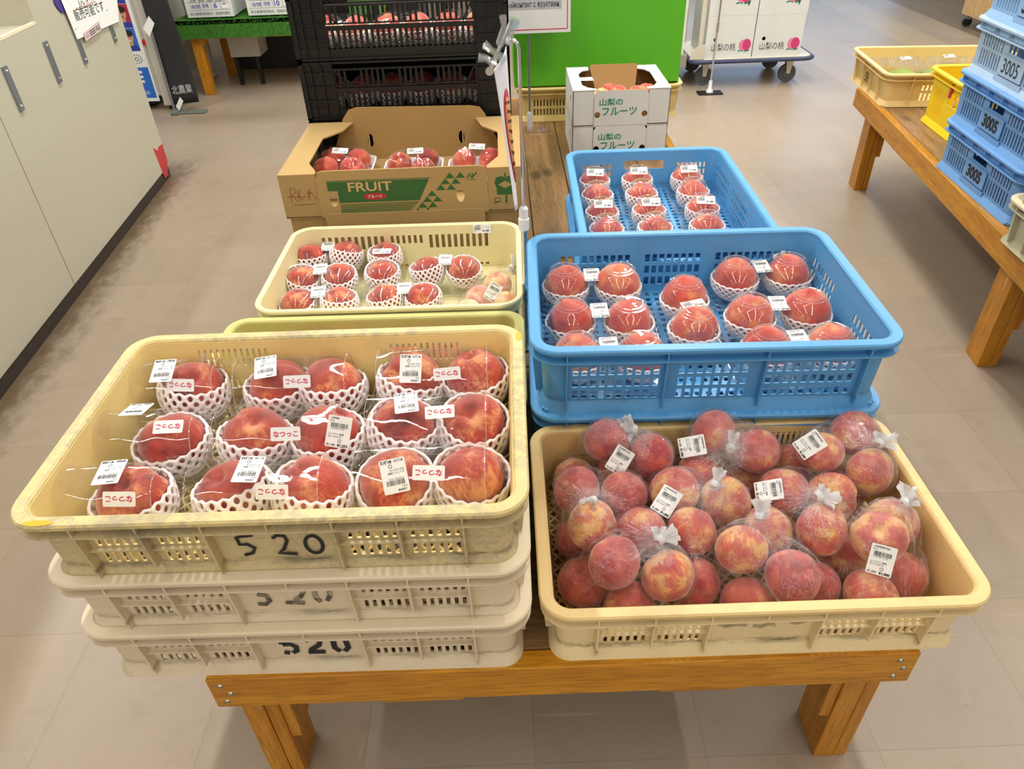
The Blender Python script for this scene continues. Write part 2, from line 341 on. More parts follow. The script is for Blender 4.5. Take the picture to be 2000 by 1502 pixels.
win = struct(bpy.data.objects.new('window_1', None)); COL.objects.link(win); win.location = (3.3, Y1 + .05, .25)
b = MB()
for x in (-1.3, -.02, 1.26): b.box(x, -.03, 0, x + .04, .03, 2.35)
for z in (0, 2.31): b.box(-1.3, -.03, z, 1.3, .03, z + .04)
b.build('window_frame', M_steel, win); MB().box(-1.27, -.004, .03, 1.27, .004, 2.32).build('pane', film('window_glass', (.95, .97, .98), 1.2), win)
fix = None
for i, (lx, pw) in enumerate(LAMP_ROWS):
    for j, ly in enumerate(LAMP_Y):
        t = thing('ceiling_light', 'white ceiling light trough with one fluorescent tube', 'ceiling light', (lx, ly, CEIL), 0, 'fluorescent ceiling lights')
        if fix is None:
            b = MB(); b.box(-.06, -.74, -.05, .06, .74, 0); b.box(-.012, -.74, -.13, .012, -.71, -.05); b.box(-.012, .71, -.13, .012, .74, -.05); fix = b.mesh('housing', M_white)
        put('housing', fix, t)

# counter on the left
ct = thing('counter', 'cream laminate counter with dark kickboard at the left edge', 'counter', (0, 0, 0))
def cpl(y0=0): return plane(CA, CD, (0, 0, 1))
F = plane(CA, CD, (0, 0, 1))          # x along the counter, y up, h out into the aisle
def clong(y): return (y - CA.y) / CD.y
LN, LT, LE = clong(.2), clong(2.835), (CB - CA).length
b = MB(); W_ = 1.15
b.prism([(LN, .05), (LT, .05), (LT, .835), (LN, .835)], lambda x, y, h: F(x, y, -h * W_), 1)
b.build('lower_cabinet', M_cream_panel, ct)
b = MB(); b.prism([(LT, .05), (LE, .05), (LE, 1.32), (LT, 1.32)], lambda x, y, h: F(x, y, -h * W_), 1); b.build('upper_cabinet', M_cream_panel, ct)
b = MB(); b.prism([(LN, 0), (LE - .004, 0), (LE - .004, .05), (LN, .05)], lambda x, y, h: F(x, y, -.004 - h * (W_ - .02)), 1); b.build('kickboard', M_kick, ct)
b = MB(); b.prism([(LN, .836), (LT, .836), (LT, .845), (LN, .845)], lambda x, y, h: F(x, y, -h * .012), 1); b.build('worktop_edge', flat('pale_edge_strip', (232, 222, 190), .5), ct)
b = MB(); l = clong(2.385); b.prism([(l - .0012, .05), (l + .0012, .05), (l + .0012, .83), (l - .0012, .83)], lambda x, y, h: F(x, y, h * .0006), 1); b.build('panel_seam', flat('dark_seam', (120, 105, 80)), ct)
for y, za, zb in ((2.518, .633, .771), (2.84, .640, .779), (3.10, .645, .785), (3.45, .652, .79)):
    l = clong(y); b = MB(); b.prism([(l - .013, za), (l + .013, za), (l + .013, zb), (l - .013, zb)], lambda x, yy, h: F(x, yy, h * .008), 1)
    st = b.build('metal_strip', M_steel, ct); b = MB()
    for zz in (za + .014, zb - .014): MB().tube([F(l, zz, .008), F(l, zz, .0115)], [.005, .003], 10).build('screw', M_chrome, st)
b = MB(); le = LE
b.prism([(le - .125, .178), (le - .08, .15), (le - .055, .16), (le, .155), (le, .07), (le - .03, .04), (le - .045, .03), (le - .04, .015), (le - .10, .02)], lambda x, y, h: F(x, y, h * .0008), 1)
b.build('red_tape', M_redtape, ct)
# notices on the counter
o0 = F(clong(3.09), 0, 0)
ppl = MB(); pw = [(clong(3.085), .735), (clong(3.54), .715), (clong(3.60) - .006, .79), (clong(3.60) - .006, 1.02), (clong(3.05), 1.02)]
b = MB(); b.prism(pw, lambda x, y, h: F(x, y, .009 + h * .0008), 1)
fs = lambda x, y, h: F(x, y, .0099 + h)
sx0 = clong(3.09)
def face(px, py):
    d = ray(px, py); P = EYE + d * ((CA - EYE).dot(CN) / d.dot(CN)); return (P - CA).dot(CD), P.z
l_, r_ = face(141, 31), face(196, 11); hh_ = face(146, 17)[1] - face(150, 42)[1]; sl_ = math.atan2(r_[1] - l_[1], r_[0] - l_[0])
text(b, '販売可能です', fs, (l_[0] + r_[0]) / 2, (l_[1] + r_[1]) / 2, w=(r_[0] - l_[0]) * 1.03, h=hh_, mat=1, bold=.006, rot=sl_)
text(b, 'Jんずの', fs, face(163, 1)[0], face(163, 1)[1], w=.16, h=hh_ * .75, mat=1)
p0, p1 = face(144, 19), face(182, 3); b.ribbon([(p0[0] + (p1[0] - p0[0]) * i / 23, p0[1] + (p1[1] - p0[1]) * i / 23 + .006 * math.sin(i * 2.2)) for i in range(24)], .003, fs, mat=2)
tag(b.build('notice_paper', [M_white, M_ink, M_red_ink]), 'white notice with bold black Japanese writing taped on the cream counter', 'notice')
b = MB(); l0 = clong(3.145); l1 = clong(3.33); b.prism([(l0, .716), (l1 - .01, .722), (l1, .757), (l0 + .003, .745)], lambda x, y, h: F(x, y, .012 + h * .001), 1)
fs = lambda x, y, h: F(x, y, .0131 + h)
text(b, 'レジ', fs, l0 + .03, .732, w=.03, h=.018, mat=1, z=.0003); text(b, '商品', fs, l0 + .15, .737, w=.045, h=.02, mat=1, z=.0003)
for k in range(3): b.ribbon([(l0 + .055, .725 + k * .007), (l0 + .12, .728 + k * .007)], .003, fs, mat=1)
tag(b.build('note_slip', [flat('pale_pink_paper', (214, 190, 190), .7), M_ink]), 'small pink note with dark print below the white counter notice', 'note')
b = MB(); l = clong(3.02); b.prism([(l, .87), (l + .012, .85), (l + .03, .835), (l + .07, .83), (l + .085, .85), (l + .06, .875), (l + .075, .92), (l + .03, .93), (l + .005, .90)], lambda x, y, h: F(x, y, .001 + h * .004), 1)
tag(b.build('purple_cutout', flat('purple_felt', (64, 50, 130), .8)), 'purple paper cut-out stuck beside the white counter notice', 'decoration')

# ------------------------------------------------------------------ tables
def screw(b, p, n, r=.005): p = V(p); b.tube([p, p + V(n) * .002], [r, r * .7], 10)
def table(name, label, cat, x0, x1, y0, y1, zt, boards_along, mats, rz=0, group=None, legs=None, org=None, ylegs=.031):
    org = org or ((x0 + x1) / 2, (y0 + y1) / 2); cx, cy = org
    t = thing(name, label, cat, (cx, cy, 0), rz, group); mx, my, mz, mb_ = mats
    X0_, X1_, Y0_, Y1_ = x0 - cx, x1 - cx, y0 - cy, y1 - cy; ah = .072
    for nm, bx, mm in (('front_apron', (X0_, Y0_, X1_, Y0_ + .03), mx), ('back_apron', (X0_, Y1_ - .03, X1_, Y1_), mx), ('side_apron', (X0_, Y0_ + .031, X0_ + .03, Y1_ - .031), my), ('side_apron', (X1_ - .03, Y0_ + .031, X1_, Y1_ - .031), my)):
        MB().box(bx[0], bx[1], zt - ah, bx[2], bx[3], zt).build(nm, mm, t, bevel=.002)
    n = 4; span = (Y1_ - Y0_ - .062) if boards_along == 'x' else (X1_ - X0_ - .062)
    n = max(3, round(span / .14))
    for k in range(n):
        a0 = (Y0_ if boards_along == 'x' else X0_) + .031 + span * k / n + .0015; a1 = a0 + span / n - .003
        q = (X0_ + .031, a0, X1_ - .031, a1) if boards_along == 'x' else (a0, Y0_ + .031, a1, Y1_ - .031)
        MB().box(q[0], q[1], zt - .022, q[2], q[3], zt - .001).build('top_board', mb_, t, bevel=.0015)
    lx = legs or .055
    for sx in (0, 1):
        for sy in (0, 1):
            ax = X0_ + lx if sx == 0 else X1_ - lx - .055; ay = Y0_ + ylegs if sy == 0 else Y1_ - .031 - .085
            b = MB(); g = .0012
            b.box(ax, ay, 0, ax + .034, ay + .085, zt - .023); b.box(ax + .034 + g, ay + .001, 0, ax + .057, ay + .08, zt - .024)
            ix = ax + .057 if sx == 0 else ax - .018
            b.box(ix, ay + .004, .13 if sy == 0 else .15, ix + .018, ay + .075, zt - .073)
            b.build('leg', mz, t, bevel=.002)
    b = MB()
    for sx in (X0_ + .022, X1_ - .022):
        for k in range(3): screw(b, (sx + (.006 if k % 2 else -.004), Y0_, zt - .016 - k * .02), (0, -1, 0))
    b.build('screws', M_screw, t)
    return t
TZ = .36
t1 = table('display_table', 'low orange pine display table at the front under the peach crates', 'table', -.457, .573, .588, 1.79, TZ, 'x', (M_wood, M_woody, M_woodz, M_boardx), legs=.012)
for xa, xb in ((-.22, -.096), (.214, .342)):
    MB().box(xa + -.058, .622 - 1.189, TZ - .136, xb - .058, .66 - 1.189, TZ - .0725).build('cleat', M_wood, t1, bevel=.0015)
t2 = table('display_table', 'low brown board table behind, carrying black crates and white fruit boxes', 'table', -.62, .648, 1.815, 3.42, TZ, 'y', (M_wood, M_woody, M_woodz, M_board))
t3 = table('display_bench', 'low orange pine bench at right carrying blue and yellow crates', 'bench', 1.40, 2.30, 1.32, 3.22, .41, 'y', (M_wood, M_woody, M_woodz, M_board), rz=math.radians(-7.0), org=(1.40, 1.72), ylegs=.431)
t3.location = (1.335, 1.72, 0)

# ------------------------------------------------------------------ crates
def stations(W, D, r, cuts, na=6):
    st = []
    def side(nm, p0, d, L):
        hl = L / 2 - r; us = sorted(set([round(u, 5) for u in [-hl, hl] + [c for c in cuts.get(nm, []) if -hl < c < hl]]))
        nx, ny = d[1], -d[0]
        for u in us: st.append((p0[0] + d[0] * u, p0[1] + d[1] * u, nx, ny, nm, u))
    def corner(cx, cy, a0):
        for k in range(1, na):
            a = a0 + PI / 2 * k / na; st.append((cx + r * math.cos(a), cy + r * math.sin(a), math.cos(a), math.sin(a), None, 0))
    side('front', (0, -D / 2), (1, 0), W); corner(W / 2 - r, -D / 2 + r, -PI / 2)
    side('right', (W / 2, 0), (0, 1), D); corner(W / 2 - r, D / 2 - r, 0)
    side('back', (0, D / 2), (-1, 0), W); corner(-W / 2 + r, D / 2 - r, PI / 2)
    side('left', (-W / 2, 0), (0, -1), D); corner(-W / 2 + r, -D / 2 + r, PI)
    return st
def spos(s, off, z): return (s[0] + s[2] * off, s[1] + s[3] * off, z)
def sweep(b, st, prof, mat=0):
    n = len(st); k = len(prof); k0 = len(b.v)
    for s in st: b.v += [spos(s, o, z) for o, z in prof]
    fs = [(k0 + i * k + j, k0 + ((i + 1) % n) * k + j, k0 + ((i + 1) % n) * k + (j + 1) % k, k0 + i * k + (j + 1) % k) for i in range(n) for j in range(k)]
    b.f += fs; b.m += [mat] * len(fs)
def shell(b, st, zs, off, th, rects, mo=1, mi=0):
    n = len(st); nz = len(zs); k0 = len(b.v)
    for s in st:
        for z in zs: b.v.append(spos(s, off(z), z)); b.v.append(spos(s, off(z) - th, z))
    def idx(i, j, w): return k0 + ((i % n) * nz + j) * 2 + w
    def hole(i, j):
        i %= n
        if j < 0 or j >= nz - 1: return True
        a, c = st[i], st[(i + 1) % n]
        if a[4] is None or a[4] != c[4]: return False
        u = (a[5] + c[5]) / 2; z = (zs[j] + zs[j + 1]) / 2
        return any(r[0] < u < r[1] and r[2] < z < r[3] for r in rects.get(a[4], ()))
    H = [[hole(i, j) for j in range(nz - 1)] for i in range(n)]
    def hh(i, j): return True if j < 0 or j >= nz - 1 else H[i % n][j]
    F_ = []; MM = []
    for i in range(n):
        for j in range(nz - 1):
            if H[i][j]: continue
            F_.append((idx(i, j, 0), idx(i + 1, j, 0), idx(i + 1, j + 1, 0), idx(i, j + 1, 0))); MM.append(mo)
            F_.append((idx(i, j, 1), idx(i, j + 1, 1), idx(i + 1, j + 1, 1), idx(i + 1, j, 1))); MM.append(mi)
            if hh(i, j - 1): F_.append((idx(i, j, 1), idx(i + 1, j, 1), idx(i + 1, j, 0), idx(i, j, 0))); MM.append(mi)
            if hh(i, j + 1): F_.append((idx(i, j + 1, 0), idx(i + 1, j + 1, 0), idx(i + 1, j + 1, 1), idx(i, j + 1, 1))); MM.append(mi)
            if hh(i - 1, j): F_.append((idx(i, j, 1), idx(i, j, 0), idx(i, j + 1, 0), idx(i, j + 1, 1))); MM.append(mi)
            if hh(i + 1, j): F_.append((idx(i + 1, j, 0), idx(i + 1, j, 1), idx(i + 1, j + 1, 1), idx(i + 1, j + 1, 0))); MM.append(mi)
    b.f += F_; b.m += MM
def slots(u0, u1, n, fill, rows):
    R = []; p = (u1 - u0) / n
    for k in range(n):
        for za, zb in rows: R.append((u0 + p * (k + .5 - fill / 2), u0 + p * (k + .5 + fill / 2), za, zb))
    return R
def crate(name, label, cat, loc, rz, W, D, Hh, mats, rects, ribs, r=.045, inset=.017, taper=.008, band=.024, lipw=.019, group=None, lattice='diag', bars=(), fl=.022, floor_t=.006):
    """mats: inside, outside, rim.  ribs: side -> [(u, z0, z1)]"""
    t = thing(name, label, cat, loc, rz, group)
    cuts = {}; zc = {0.004, fl, Hh - .005, Hh - band}
    for sd, rr_ in rects.items():
        cs = []
        for q in rr_: cs += [q[0], q[1]]; zc |= {round(q[2], 4), round(q[3], 4)}
        cuts[sd] = cs
    st = stations(W, D, r, cuts); off = lambda z: -inset - taper * (1 - z / Hh)
    b = MB(); shell(b, st, sorted(zc), off, .0028, rects)
    st2 = stations(W, D, r, {}, 8)
    ob = off(0)
    sweep(b, st2, [(ob + .001, fl), (ob + .009, .006), (ob + .011, 0), (ob - .006, 0), (ob - .004, .006)], 1)
    zr = Hh - band; sweep(b, st2, [(-.0015, zr - .0013), (-.0015, zr + .0013), (off(zr) - .001, zr + .0013), (off(zr) - .001, zr - .0013)], 1)
    for sd, rl in ribs.items():
        for u, z0, z1 in rl:
            for s in stations(W, D, r, {sd: [u]}):
                if s[4] == sd and abs(s[5] - u) < 1e-4:
                    tx, ty = -s[3], s[2]; vs = []
                    lo = lambda z: (off(z) + (.008 if z < fl else .0))
                    for sg in (-.0013, .0013):
                        for o_, z in ((off(z0) - .001, z0), (off(z0) + .0135, z0), (-.002, z1), (off(z1) - .001, z1)):
                            p = spos(s, o_, z); vs.append((p[0] + tx * sg, p[1] + ty * sg, p[2]))
                    b.add(vs, [(3, 2, 1, 0), (4, 5, 6, 7), (0, 1, 5, 4), (1, 2, 6, 5), (2, 3, 7, 6), (3, 0, 4, 7)], 1)
    for sd, u0, u1, z in bars:
        ss = [s for s in stations(W, D, r, {sd: [u0, u1]}) if s[4] == sd and (abs(s[5] - u0) < 1e-4 or abs(s[5] - u1) < 1e-4)]
        vs = [spos(s, o_, z + dz) for s in ss for o_, dz in ((off(z), -.0013), (off(z) + .007, -.0013), (off(z) + .007, .0013), (off(z), .0013))]
        b.add(vs, [(0, 1, 2, 3), (7, 6, 5, 4), (0, 4, 5, 1), (1, 5, 6, 2), (2, 6, 7, 3)], 1)
    b.build('body', [mats[0], mats[1]], t, ang=35)
    b = MB(); sweep(b, st2, [(-.0005, Hh - .0085), (0, Hh - .003), (-.0022, Hh - .0003), (-.005, Hh), (-lipw + .003, Hh), (-lipw, Hh - .003), (-lipw + .0005, Hh - .011), (-lipw + .004, Hh - .011), (-lipw + .004, Hh - .007), (-.003, Hh - .0065), (-.003, Hh - .0085)])
    b.build('rim', mats[2], t, ang=40)
    b = MB(); iw, idp = W / 2 + ob, D / 2 + ob; rr2 = .03
    if lattice == 'diag':
        stp = .021; c = -(iw + idp)
        while c < iw + idp:
            for sg in (1, -1):
                x_a = max(-iw, c - idp); x_b = min(iw, c + idp)      # line y = sg*(c - x) clipped to the floor
                if x_b - x_a > .03:
                    b.tube([(x_a, sg * (c - x_a), floor_t - .003), (x_b, sg * (c - x_b), floor_t - .003)], .0026, 4)
            c += stp
    else:
        gp = .02; nx = int(2 * iw / gp); ny = int(2 * idp / gp)
        for k in range(nx + 1): x = -iw + 2 * iw * k / nx; b.box(x - .005, -idp, .002, x + .005, idp, floor_t)
        for k in range(ny + 1): y = -idp + 2 * idp * k / ny; b.box(-iw, y - .005, .0022, iw, y + .005, floor_t + .0002)
    if lattice == 'solid': b = MB(); b.box(-iw + .003, -idp + .003, .001, iw - .003, idp - .003, floor_t)
    b.build('base_grid', mats[0], t)
    t['h'] = Hh; return t
def marking(parent, W, D, mk, name, mat, inset=.02, lean=.0):
    """paint on the front wall; mk(mb, fn) draws with x along the crate, y = height"""
    b = MB(); fn = lambda x, y, h: V((x, -D / 2 + inset + .006 * (1 - y / .12) - h, y)); mk(b, fn); return b.build(name, mat, parent)

# --- the 520 stack
LW, LD, LH = .62, .407, .1195; U = .0766; rz = math.radians(-.6)
def sl520():
    rows = [(.061, .083), (.028, .054)]; R = []
    for a in (-3, -2, 1, 2): R += slots(a * U + .008, (a + 1) * U - .004, 6, .5, rows)
    Rs = []
    for a in (-1.5, .5): Rs += slots(a * .1 - .02, a * .1 + .06, 7, .5, rows)
    Rb = []
    for a in (-2.75, 1.25): Rb += slots(a * U, (a + 1.5) * U, 12, .42, [(.070, .101), (.030, .044)])
    return {'front': R, 'back': Rb, 'left': [], 'right': []}
R520 = sl520()
rib520 = {'front': [(k * U, .012 if abs(k) in (1, 3) else (.03 if abs(k) == 2 else LH - .024), LH - .004) for k in range(-3, 4)],
          'back': [(k * U, .012 if abs(k) in (1, 3) else LH - .024, LH - .004) for k in (-3, -2, 0, 2, 3)],
          'left': [(k * .09, .012 if k else LH - .024, LH - .004) for k in (-1.5, -.75, 0, .75, 1.5)], 'right': [(k * .09, .012 if k else LH - .024, LH - .004) for k in (-1.5, -.75, 0, .75, 1.5)]}
bar520 = [('front', -3 * U, -1 * U, .0575), ('front', 1 * U, 3 * U, .0575)]
LC = (-.292, .784); LP = .1077
six = 'stack of three crates marked 520'
cr_l = []
for k, (nm, ms) in enumerate((('bottom beige crate of the 520 stack, bold black stencilled digits', (M_beige, M_beige, M_beigerim)),
                              ('middle beige crate of the 520 stack, worn half-erased stencilled digits', (M_beige, M_beige, M_beigerim)),
                              ('top worn yellow crate of the 520 stack, handwritten black digits, full of packed peaches', (M_yel, M_yelout, M_yelrim)))):
    cr_l.append(crate('plastic_crate', nm, 'crate', (LC[0], LC[1], TZ + k * LP), rz, LW, LD, LH, ms, R520, rib520, bars=bar520, group='crates marked 520'))
def sten520(b, f):      # bold stencil with bridges
    w_ = .0085; y0, y1 = .048, .088
    def Z(x): return [[(x, y1 - .003), (x + .022, y1 - .003)], [(x + .003, y1 - .006), (x + .0035, y0 + .026)], [(x + .004, y0 + .024), (x + .015, y0 + .025), (x + .023, y0 + .018), (x + .022, y0 + .007), (x + .015, y0 + .003)], [(x + .010, y0 + .002), (x + .002, y0 + .005)]]
    def two(x): return [[(x + .001, y1 - .010), (x + .005, y1 - .003), (x + .016, y1 - .002), (x + .023, y1 - .010), (x + .020, y1 - .019), (x + .004, y0 + .008)], [(x, y0 + .003), (x + .026, y0 + .003)]]
    def zero(x): return [[(x + .009, y1 - .003), (x + .003, y1 - .010), (x + .002, y0 + .012), (x + .009, y0 + .003)], [(x + .016, y0 + .003), (x + .023, y0 + .012), (x + .022, y1 - .010), (x + .016, y1 - .003)]]
    for x, g in ((-.052, Z), (-.013, two), (.027, zero)):
        for s in g(x): b.ribbon(s, w_, f, .0004)
def worn520(b, f):
    y0, y1 = .052, .092
    S5 = [[(-.055, y1 - .002), (-.037, y1 - .002)], [(-.053, y0 + .026), (-.040, y0 + .022), (-.037, y0 + .010), (-.046, y0 + .001), (-.058, y0 + .003)]]
    S2 = [[(.012, y1 - .004), (.020, y1 - .012), (.012, y0 + .016), (.002, y0 + .010)], [(-.014, y0 + .004), (.016, y0 + .002)]]
    S0 = [[(.046, y1 - .002), (.036, y1 - .012), (.036, y0 + .012), (.042, y0 + .004)], [(.052, y0 + .006), (.059, y0 + .018), (.060, y1 - .008)]]
    for s in S5 + S2 + S0: b.ribbon(s, .0075, f, .0004)
def hand520(b, f):
    y0, y1 = .042, .086
    b.ribbon([(-.058 + .030, y1), (-.058 + .012, y1 - .002), (-.058 + .004, y1 - .004), (-.058 + .005, y0 + .024), (-.058 + .016, y0 + .025), (-.058 + .026, y0 + .016), (-.058 + .020, y0 + .005), (-.058 + .006, y0 + .001)], .0056, f, .0004)
    b.ribbon([(.000, y1 - .008), (.008, y1 - .002), (.019, y1 - .004), (.021, y1 - .014), (.012, y0 + .012), (.002, y0 + .003), (.016, y0 + .002), (.030, y0)], .0056, f, .0004)
    b.ribbon([(.060 + .013 * math.cos(a), y0 + .020 + .019 * math.sin(a)) for a in [PI * .55 + 2 * PI * k / 20 for k in range(21)]], .0056, f, .0004)
marking(cr_l[0], LW, LD, lambda b_, f: sten520(b_, lambda x, y, h: f(x * .92 + .004, y - .010, h)), 'stencilled_number', M_ink, inset=.0165); marking(cr_l[1], LW, LD, lambda b_, f: worn520(b_, lambda x, y, h: f(x * .84 - .004, y * .92 - .004, h)), 'stencilled_number', plastic('worn_black_paint', (70, 68, 64), .0, scuff=.9, sc=(185, 172, 145), sscale=90), inset=.0165)
marking(cr_l[2], LW, LD, lambda b_, f: hand520(b_, lambda x, y, h: f(x * .80 - .004, y * .88 - .0015, h)), 'handwritten_number', M_ink, inset=.0165)
# yellow paint patches on the worn rim
for el_ in (ell(.018, .0045, -.262, -.1975), ell(.0045, .012, .3035, .165)): MB().prism(el_, lambda x, y, h: V((x, y, LH + .0001 + h * .0004)), 1).build('paint_patch', flat('yellow_paint', (226, 178, 40), .6), cr_l[2])

# --- butter yellow crate of bagged peaches
RW, RD = .619, .402; RC = (.336, .7835)
cr_r = crate('plastic_crate', 'butter yellow crate heaped with bagged peaches on the front table', 'crate', (RC[0], RC[1], TZ), math.radians(-.25), RW, RD, LH, (M_butter, M_butterout, M_butter), R520, rib520, bars=bar520)
b = MB(); b.box(-.262, .03, .008, -.03, .162, .0095); b.box(-.262, .1615, .008, -.03, .163, .075); b.build('card_liner', M_card, cr_r)
b = MB(); fn = lambda x, y, h: V((x, -RD / 2 + .0165 + .006 * (1 - y / .12) - h, y))
for s in ([(-.06, .07), (-.05, .062), (-.035, .066), (-.02, .064)], [(-.01, .062), (.0, .058), (.012, .066), (.02, .06)], [(.04, .068), (.05, .064), (.062, .07)]): b.ribbon(s, .006, fn, .0003)
b.build('faded_smudge', plastic('faded_ink', (170, 155, 125), 0, scuff=.6, sc=(216, 194, 148)), cr_r)

# --- blue crates
BW, BD, BH = .62, .446, .141; BC = (.346, 1.189)
def slblue(W, D, hh, deep=False):
    rw = [(.026, .044), (.052, .070), (.078, .096)] if not deep else [(.024, .040), (.046, .062), (.068, .084)]
    R = []
    for c, n in ((-.265 * W / .62 * .62, 10), (0, 8), (.265 * .62 * W / .62, 10)):
        wd = n * .0152; R += slots(c - wd / 2, c + wd / 2, n, .66, rw)
    Rs = []
    for c in (-.12, .12): Rs += slots(c * D / .446 - .07, c * D / .446 + .07, 9, .66, rw)
    return R, Rs
Rf, Rs = slblue(BW, BD, BH)
RB = {'front': Rf, 'back': Rf, 'left': Rs, 'right': Rs}
rbl = {'front': [(k, .01, BH - .004) for k in (-.248, -.082, .082, .248)], 'back': [(k, .01, BH - .004) for k in (-.248, -.082, .082, .248)], 'left': [(k, .01, BH - .004) for k in (-.15, 0, .15)], 'right': [(k, .01, BH - .004) for k in (-.15, 0, .15)]}
cr_b = []
for k, lb in enumerate(('lower sky blue crate of the pair behind the butter yellow crate', 'upper sky blue crate of the front pair, full of domed peach packs')):
    cr_b.append(crate('plastic_crate', lb, 'crate', (BC[0], BC[1], TZ + k * BH), math.radians(-1.5), BW, BD, BH, (M_blue, M_blue, M_blue), RB, rbl, r=.05, band=.026, lattice='grid', lipw=.021))
# far blue crate stands lengthwise: its short side faces us
FW, FD, FH = .446, .62, .12; FCc = (.39, 1.72)
Rl = slots(-.19, -.09, 8, .6, [(.05, .064), (.069, .083), (.032, .046)]) + slots(.09, .19, 8, .6, [(.05, .064), (.069, .083), (.032, .046)]) + [(-.055, .055, .068, .092)]
Rb2 = []
for c in (-.2, 0, .2): Rb2 += slots(c - .08, c + .08, 10, .6, [(.03, .044), (.05, .064), (.07, .084)])
for k, lb in enumerate(('lower far blue crate standing lengthwise under another blue crate', 'far blue crate standing lengthwise, filled with small domed peach packs')):
    q = crate('plastic_crate', lb, 'crate', (FCc[0], FCc[1], TZ + k * FH), math.radians(-1.2), FW, FD, FH, (M_blue, M_blue, M_blue), {'front': Rl, 'back': Rl, 'left': Rb2, 'right': Rb2},
              {'front': [(k_, .01, FH - .004) for k_ in (-.2, -.07, .07, .2)], 'left': [(k_, .01, FH - .004) for k_ in (-.2, 0, .2)], 'right': [(k_, .01, FH - .004) for k_ in (-.2, 0, .2)]}, r=.05, lattice='grid')
# --- pale olive crate and cream crate on the left
OW, OD, OH = .625, .343, .152
Rov = {'front': [], 'back': slots(-.235, -.075, 12, .5, [(.07, .09)]) + slots(.05, .20, 12, .5, [(.07, .09)]), 'left': [], 'right': []}
cr_o = crate('plastic_crate', 'pale olive crate between the 520 stack and the cream crate', 'crate', (-.284, 1.161, TZ), math.radians(-1), OW, OD, OH, (M_olive, M_olive, M_olive), Rov, {}, lattice='solid')
KW, KD, KH = .585, .425, .162
Rc = slots(-.21, -.05, 10, .55, [(.098, .135), (.046, .053)]) + slots(-.04, .05, 6, .5, [(.112, .135), (.046, .053)]) + slots(.06, .23, 10, .55, [(.098, .135), (.046, .053)])
Rc2 = slots(-.12, .12, 16, .5, [(.06, .075)])
cr_k = crate('plastic_crate', 'cream crate with slotted back wall in front of the FRUIT box', 'crate', (-.258, 1.546, TZ), math.radians(-1.05), KW, KD, KH, (M_cream, M_cream, M_cream), {'front': [], 'back': Rc, 'left': Rc2, 'right': Rc2}, {}, lattice='solid', floor_t=.042, r=.055, inset=.010, taper=.004, lipw=.013)

# ------------------------------------------------------------------ peaches, foam nets, stickers
def peach_mesh(name, mat, seed, tip=.05, nu=44, nv=30):
    b = MB(); rnd = random.Random(seed); wob = [(rnd.uniform(.01, .03), rnd.uniform(0, 6.28), k) for k in (2, 3)]
    prof = lambda th: 1.0
    for j in range(nv + 1):
        th = PI * j / nv
        for i in range(nu):
            ph = 2 * PI * i / nu; r = 1 + sum(a * math.sin(th) ** 2 * math.cos(k * ph + p) for a, p, k in wob)
            dp = min(ph, 2 * PI - ph)
            r *= 1 - .085 * math.exp(-(dp / .20) ** 2) * min(1, math.sin(th) * 1.8) - .02 * math.exp(-((PI - dp) / .5) ** 2) * math.sin(th)
            x = r * math.sin(th); z = .92 * r * math.cos(th)
            z -= .30 * math.exp(-(x / .22) ** 2) if th < PI / 2 else 0
            if th > PI * .7: z -= tip * math.exp(-(x / .24) ** 2)
            b.v.append((x * math.cos(ph), x * math.sin(ph), z))
    for j in range(nv):
        for i in range(nu):
            a, c = j * nu + i, j * nu + (i + 1) % nu; b.f.append((a, a + nu, c + nu, c))
    b.m = [0] * len(b.f); me = b.mesh(name, mat, 80)
    return me
PM = {k: [peach_mesh('peach', mt, s + 11 * i) for i in range(3)] for k, (mt, s) in {'dark': (P_dark, 1), 'org': (P_org, 2), 'bag': (P_bag, 3)}.items()}
PM['org'] = [peach_mesh('peach', P_org, 5 + 11 * i, .13) for i in range(3)]
_pc = 0
def peach(p, r, kind, label, group, tilt=None, flip=False, cat='peach'):
    global _pc; _pc += 1
    o = put('peach', PM[kind][_pc % 3]); o.location = p; s = r * random.uniform(.97, 1.03); o.scale = (s, s, s * random.uniform(.94, 1.02))
    tl = tilt if tilt is not None else random.uniform(-.5, .5)
    o.rotation_euler = Euler(((PI if flip else 0) + tl, random.uniform(-.3, .3), random.uniform(0, 6.28)), 'XYZ'); 
    return tag(o, label, cat, group)
def net_mesh(name, top, N=20, rows=8, thick=.15):
    b = MB(); th0 = PI * .86
    for j in range(rows + 1):
        th = th0 + (math.acos(max(-1, min(1, top))) - th0) * j / rows
        for i in range(N):
            ph = 2 * PI * (i + .5 * (j % 2)) / N; rr = 1.075 + .02 * math.sin(3 * ph + j)
            b.v.append((rr * math.sin(th) * math.cos(ph), rr * math.sin(th) * math.sin(ph), 1.0 * rr * math.cos(th)))
    for j in range(rows - 1):
        for i in range(N):
            L_, R_ = ((i - 1) % N, i) if j % 2 == 0 else (i, (i + 1) % N)
            b.f.append((j * N + i, (j + 1) * N + R_, (j + 2) * N + i, (j + 1) * N + L_))
    b.m = [0] * len(b.f); me = b.mesh(name + '_tmp', M_foam); o = put('tmp', me)
    w_ = o.modifiers.new('w', 'WIREFRAME'); w_.thickness = thick; w_.use_even_offset = False; w_.use_boundary = True; w_.use_replace = True
    s_ = o.modifiers.new('s', 'SUBSURF'); s_.levels = 1; s_.render_levels = 1
    dg = bpy.context.evaluated_depsgraph_get(); ev = bpy.data.meshes.new_from_object(o.evaluated_get(dg)); ev.name = name
    ev.polygons.foreach_set('use_smooth', [True] * len(ev.polygons)); bpy.data.objects.remove(o); bpy.data.meshes.remove(me); return ev
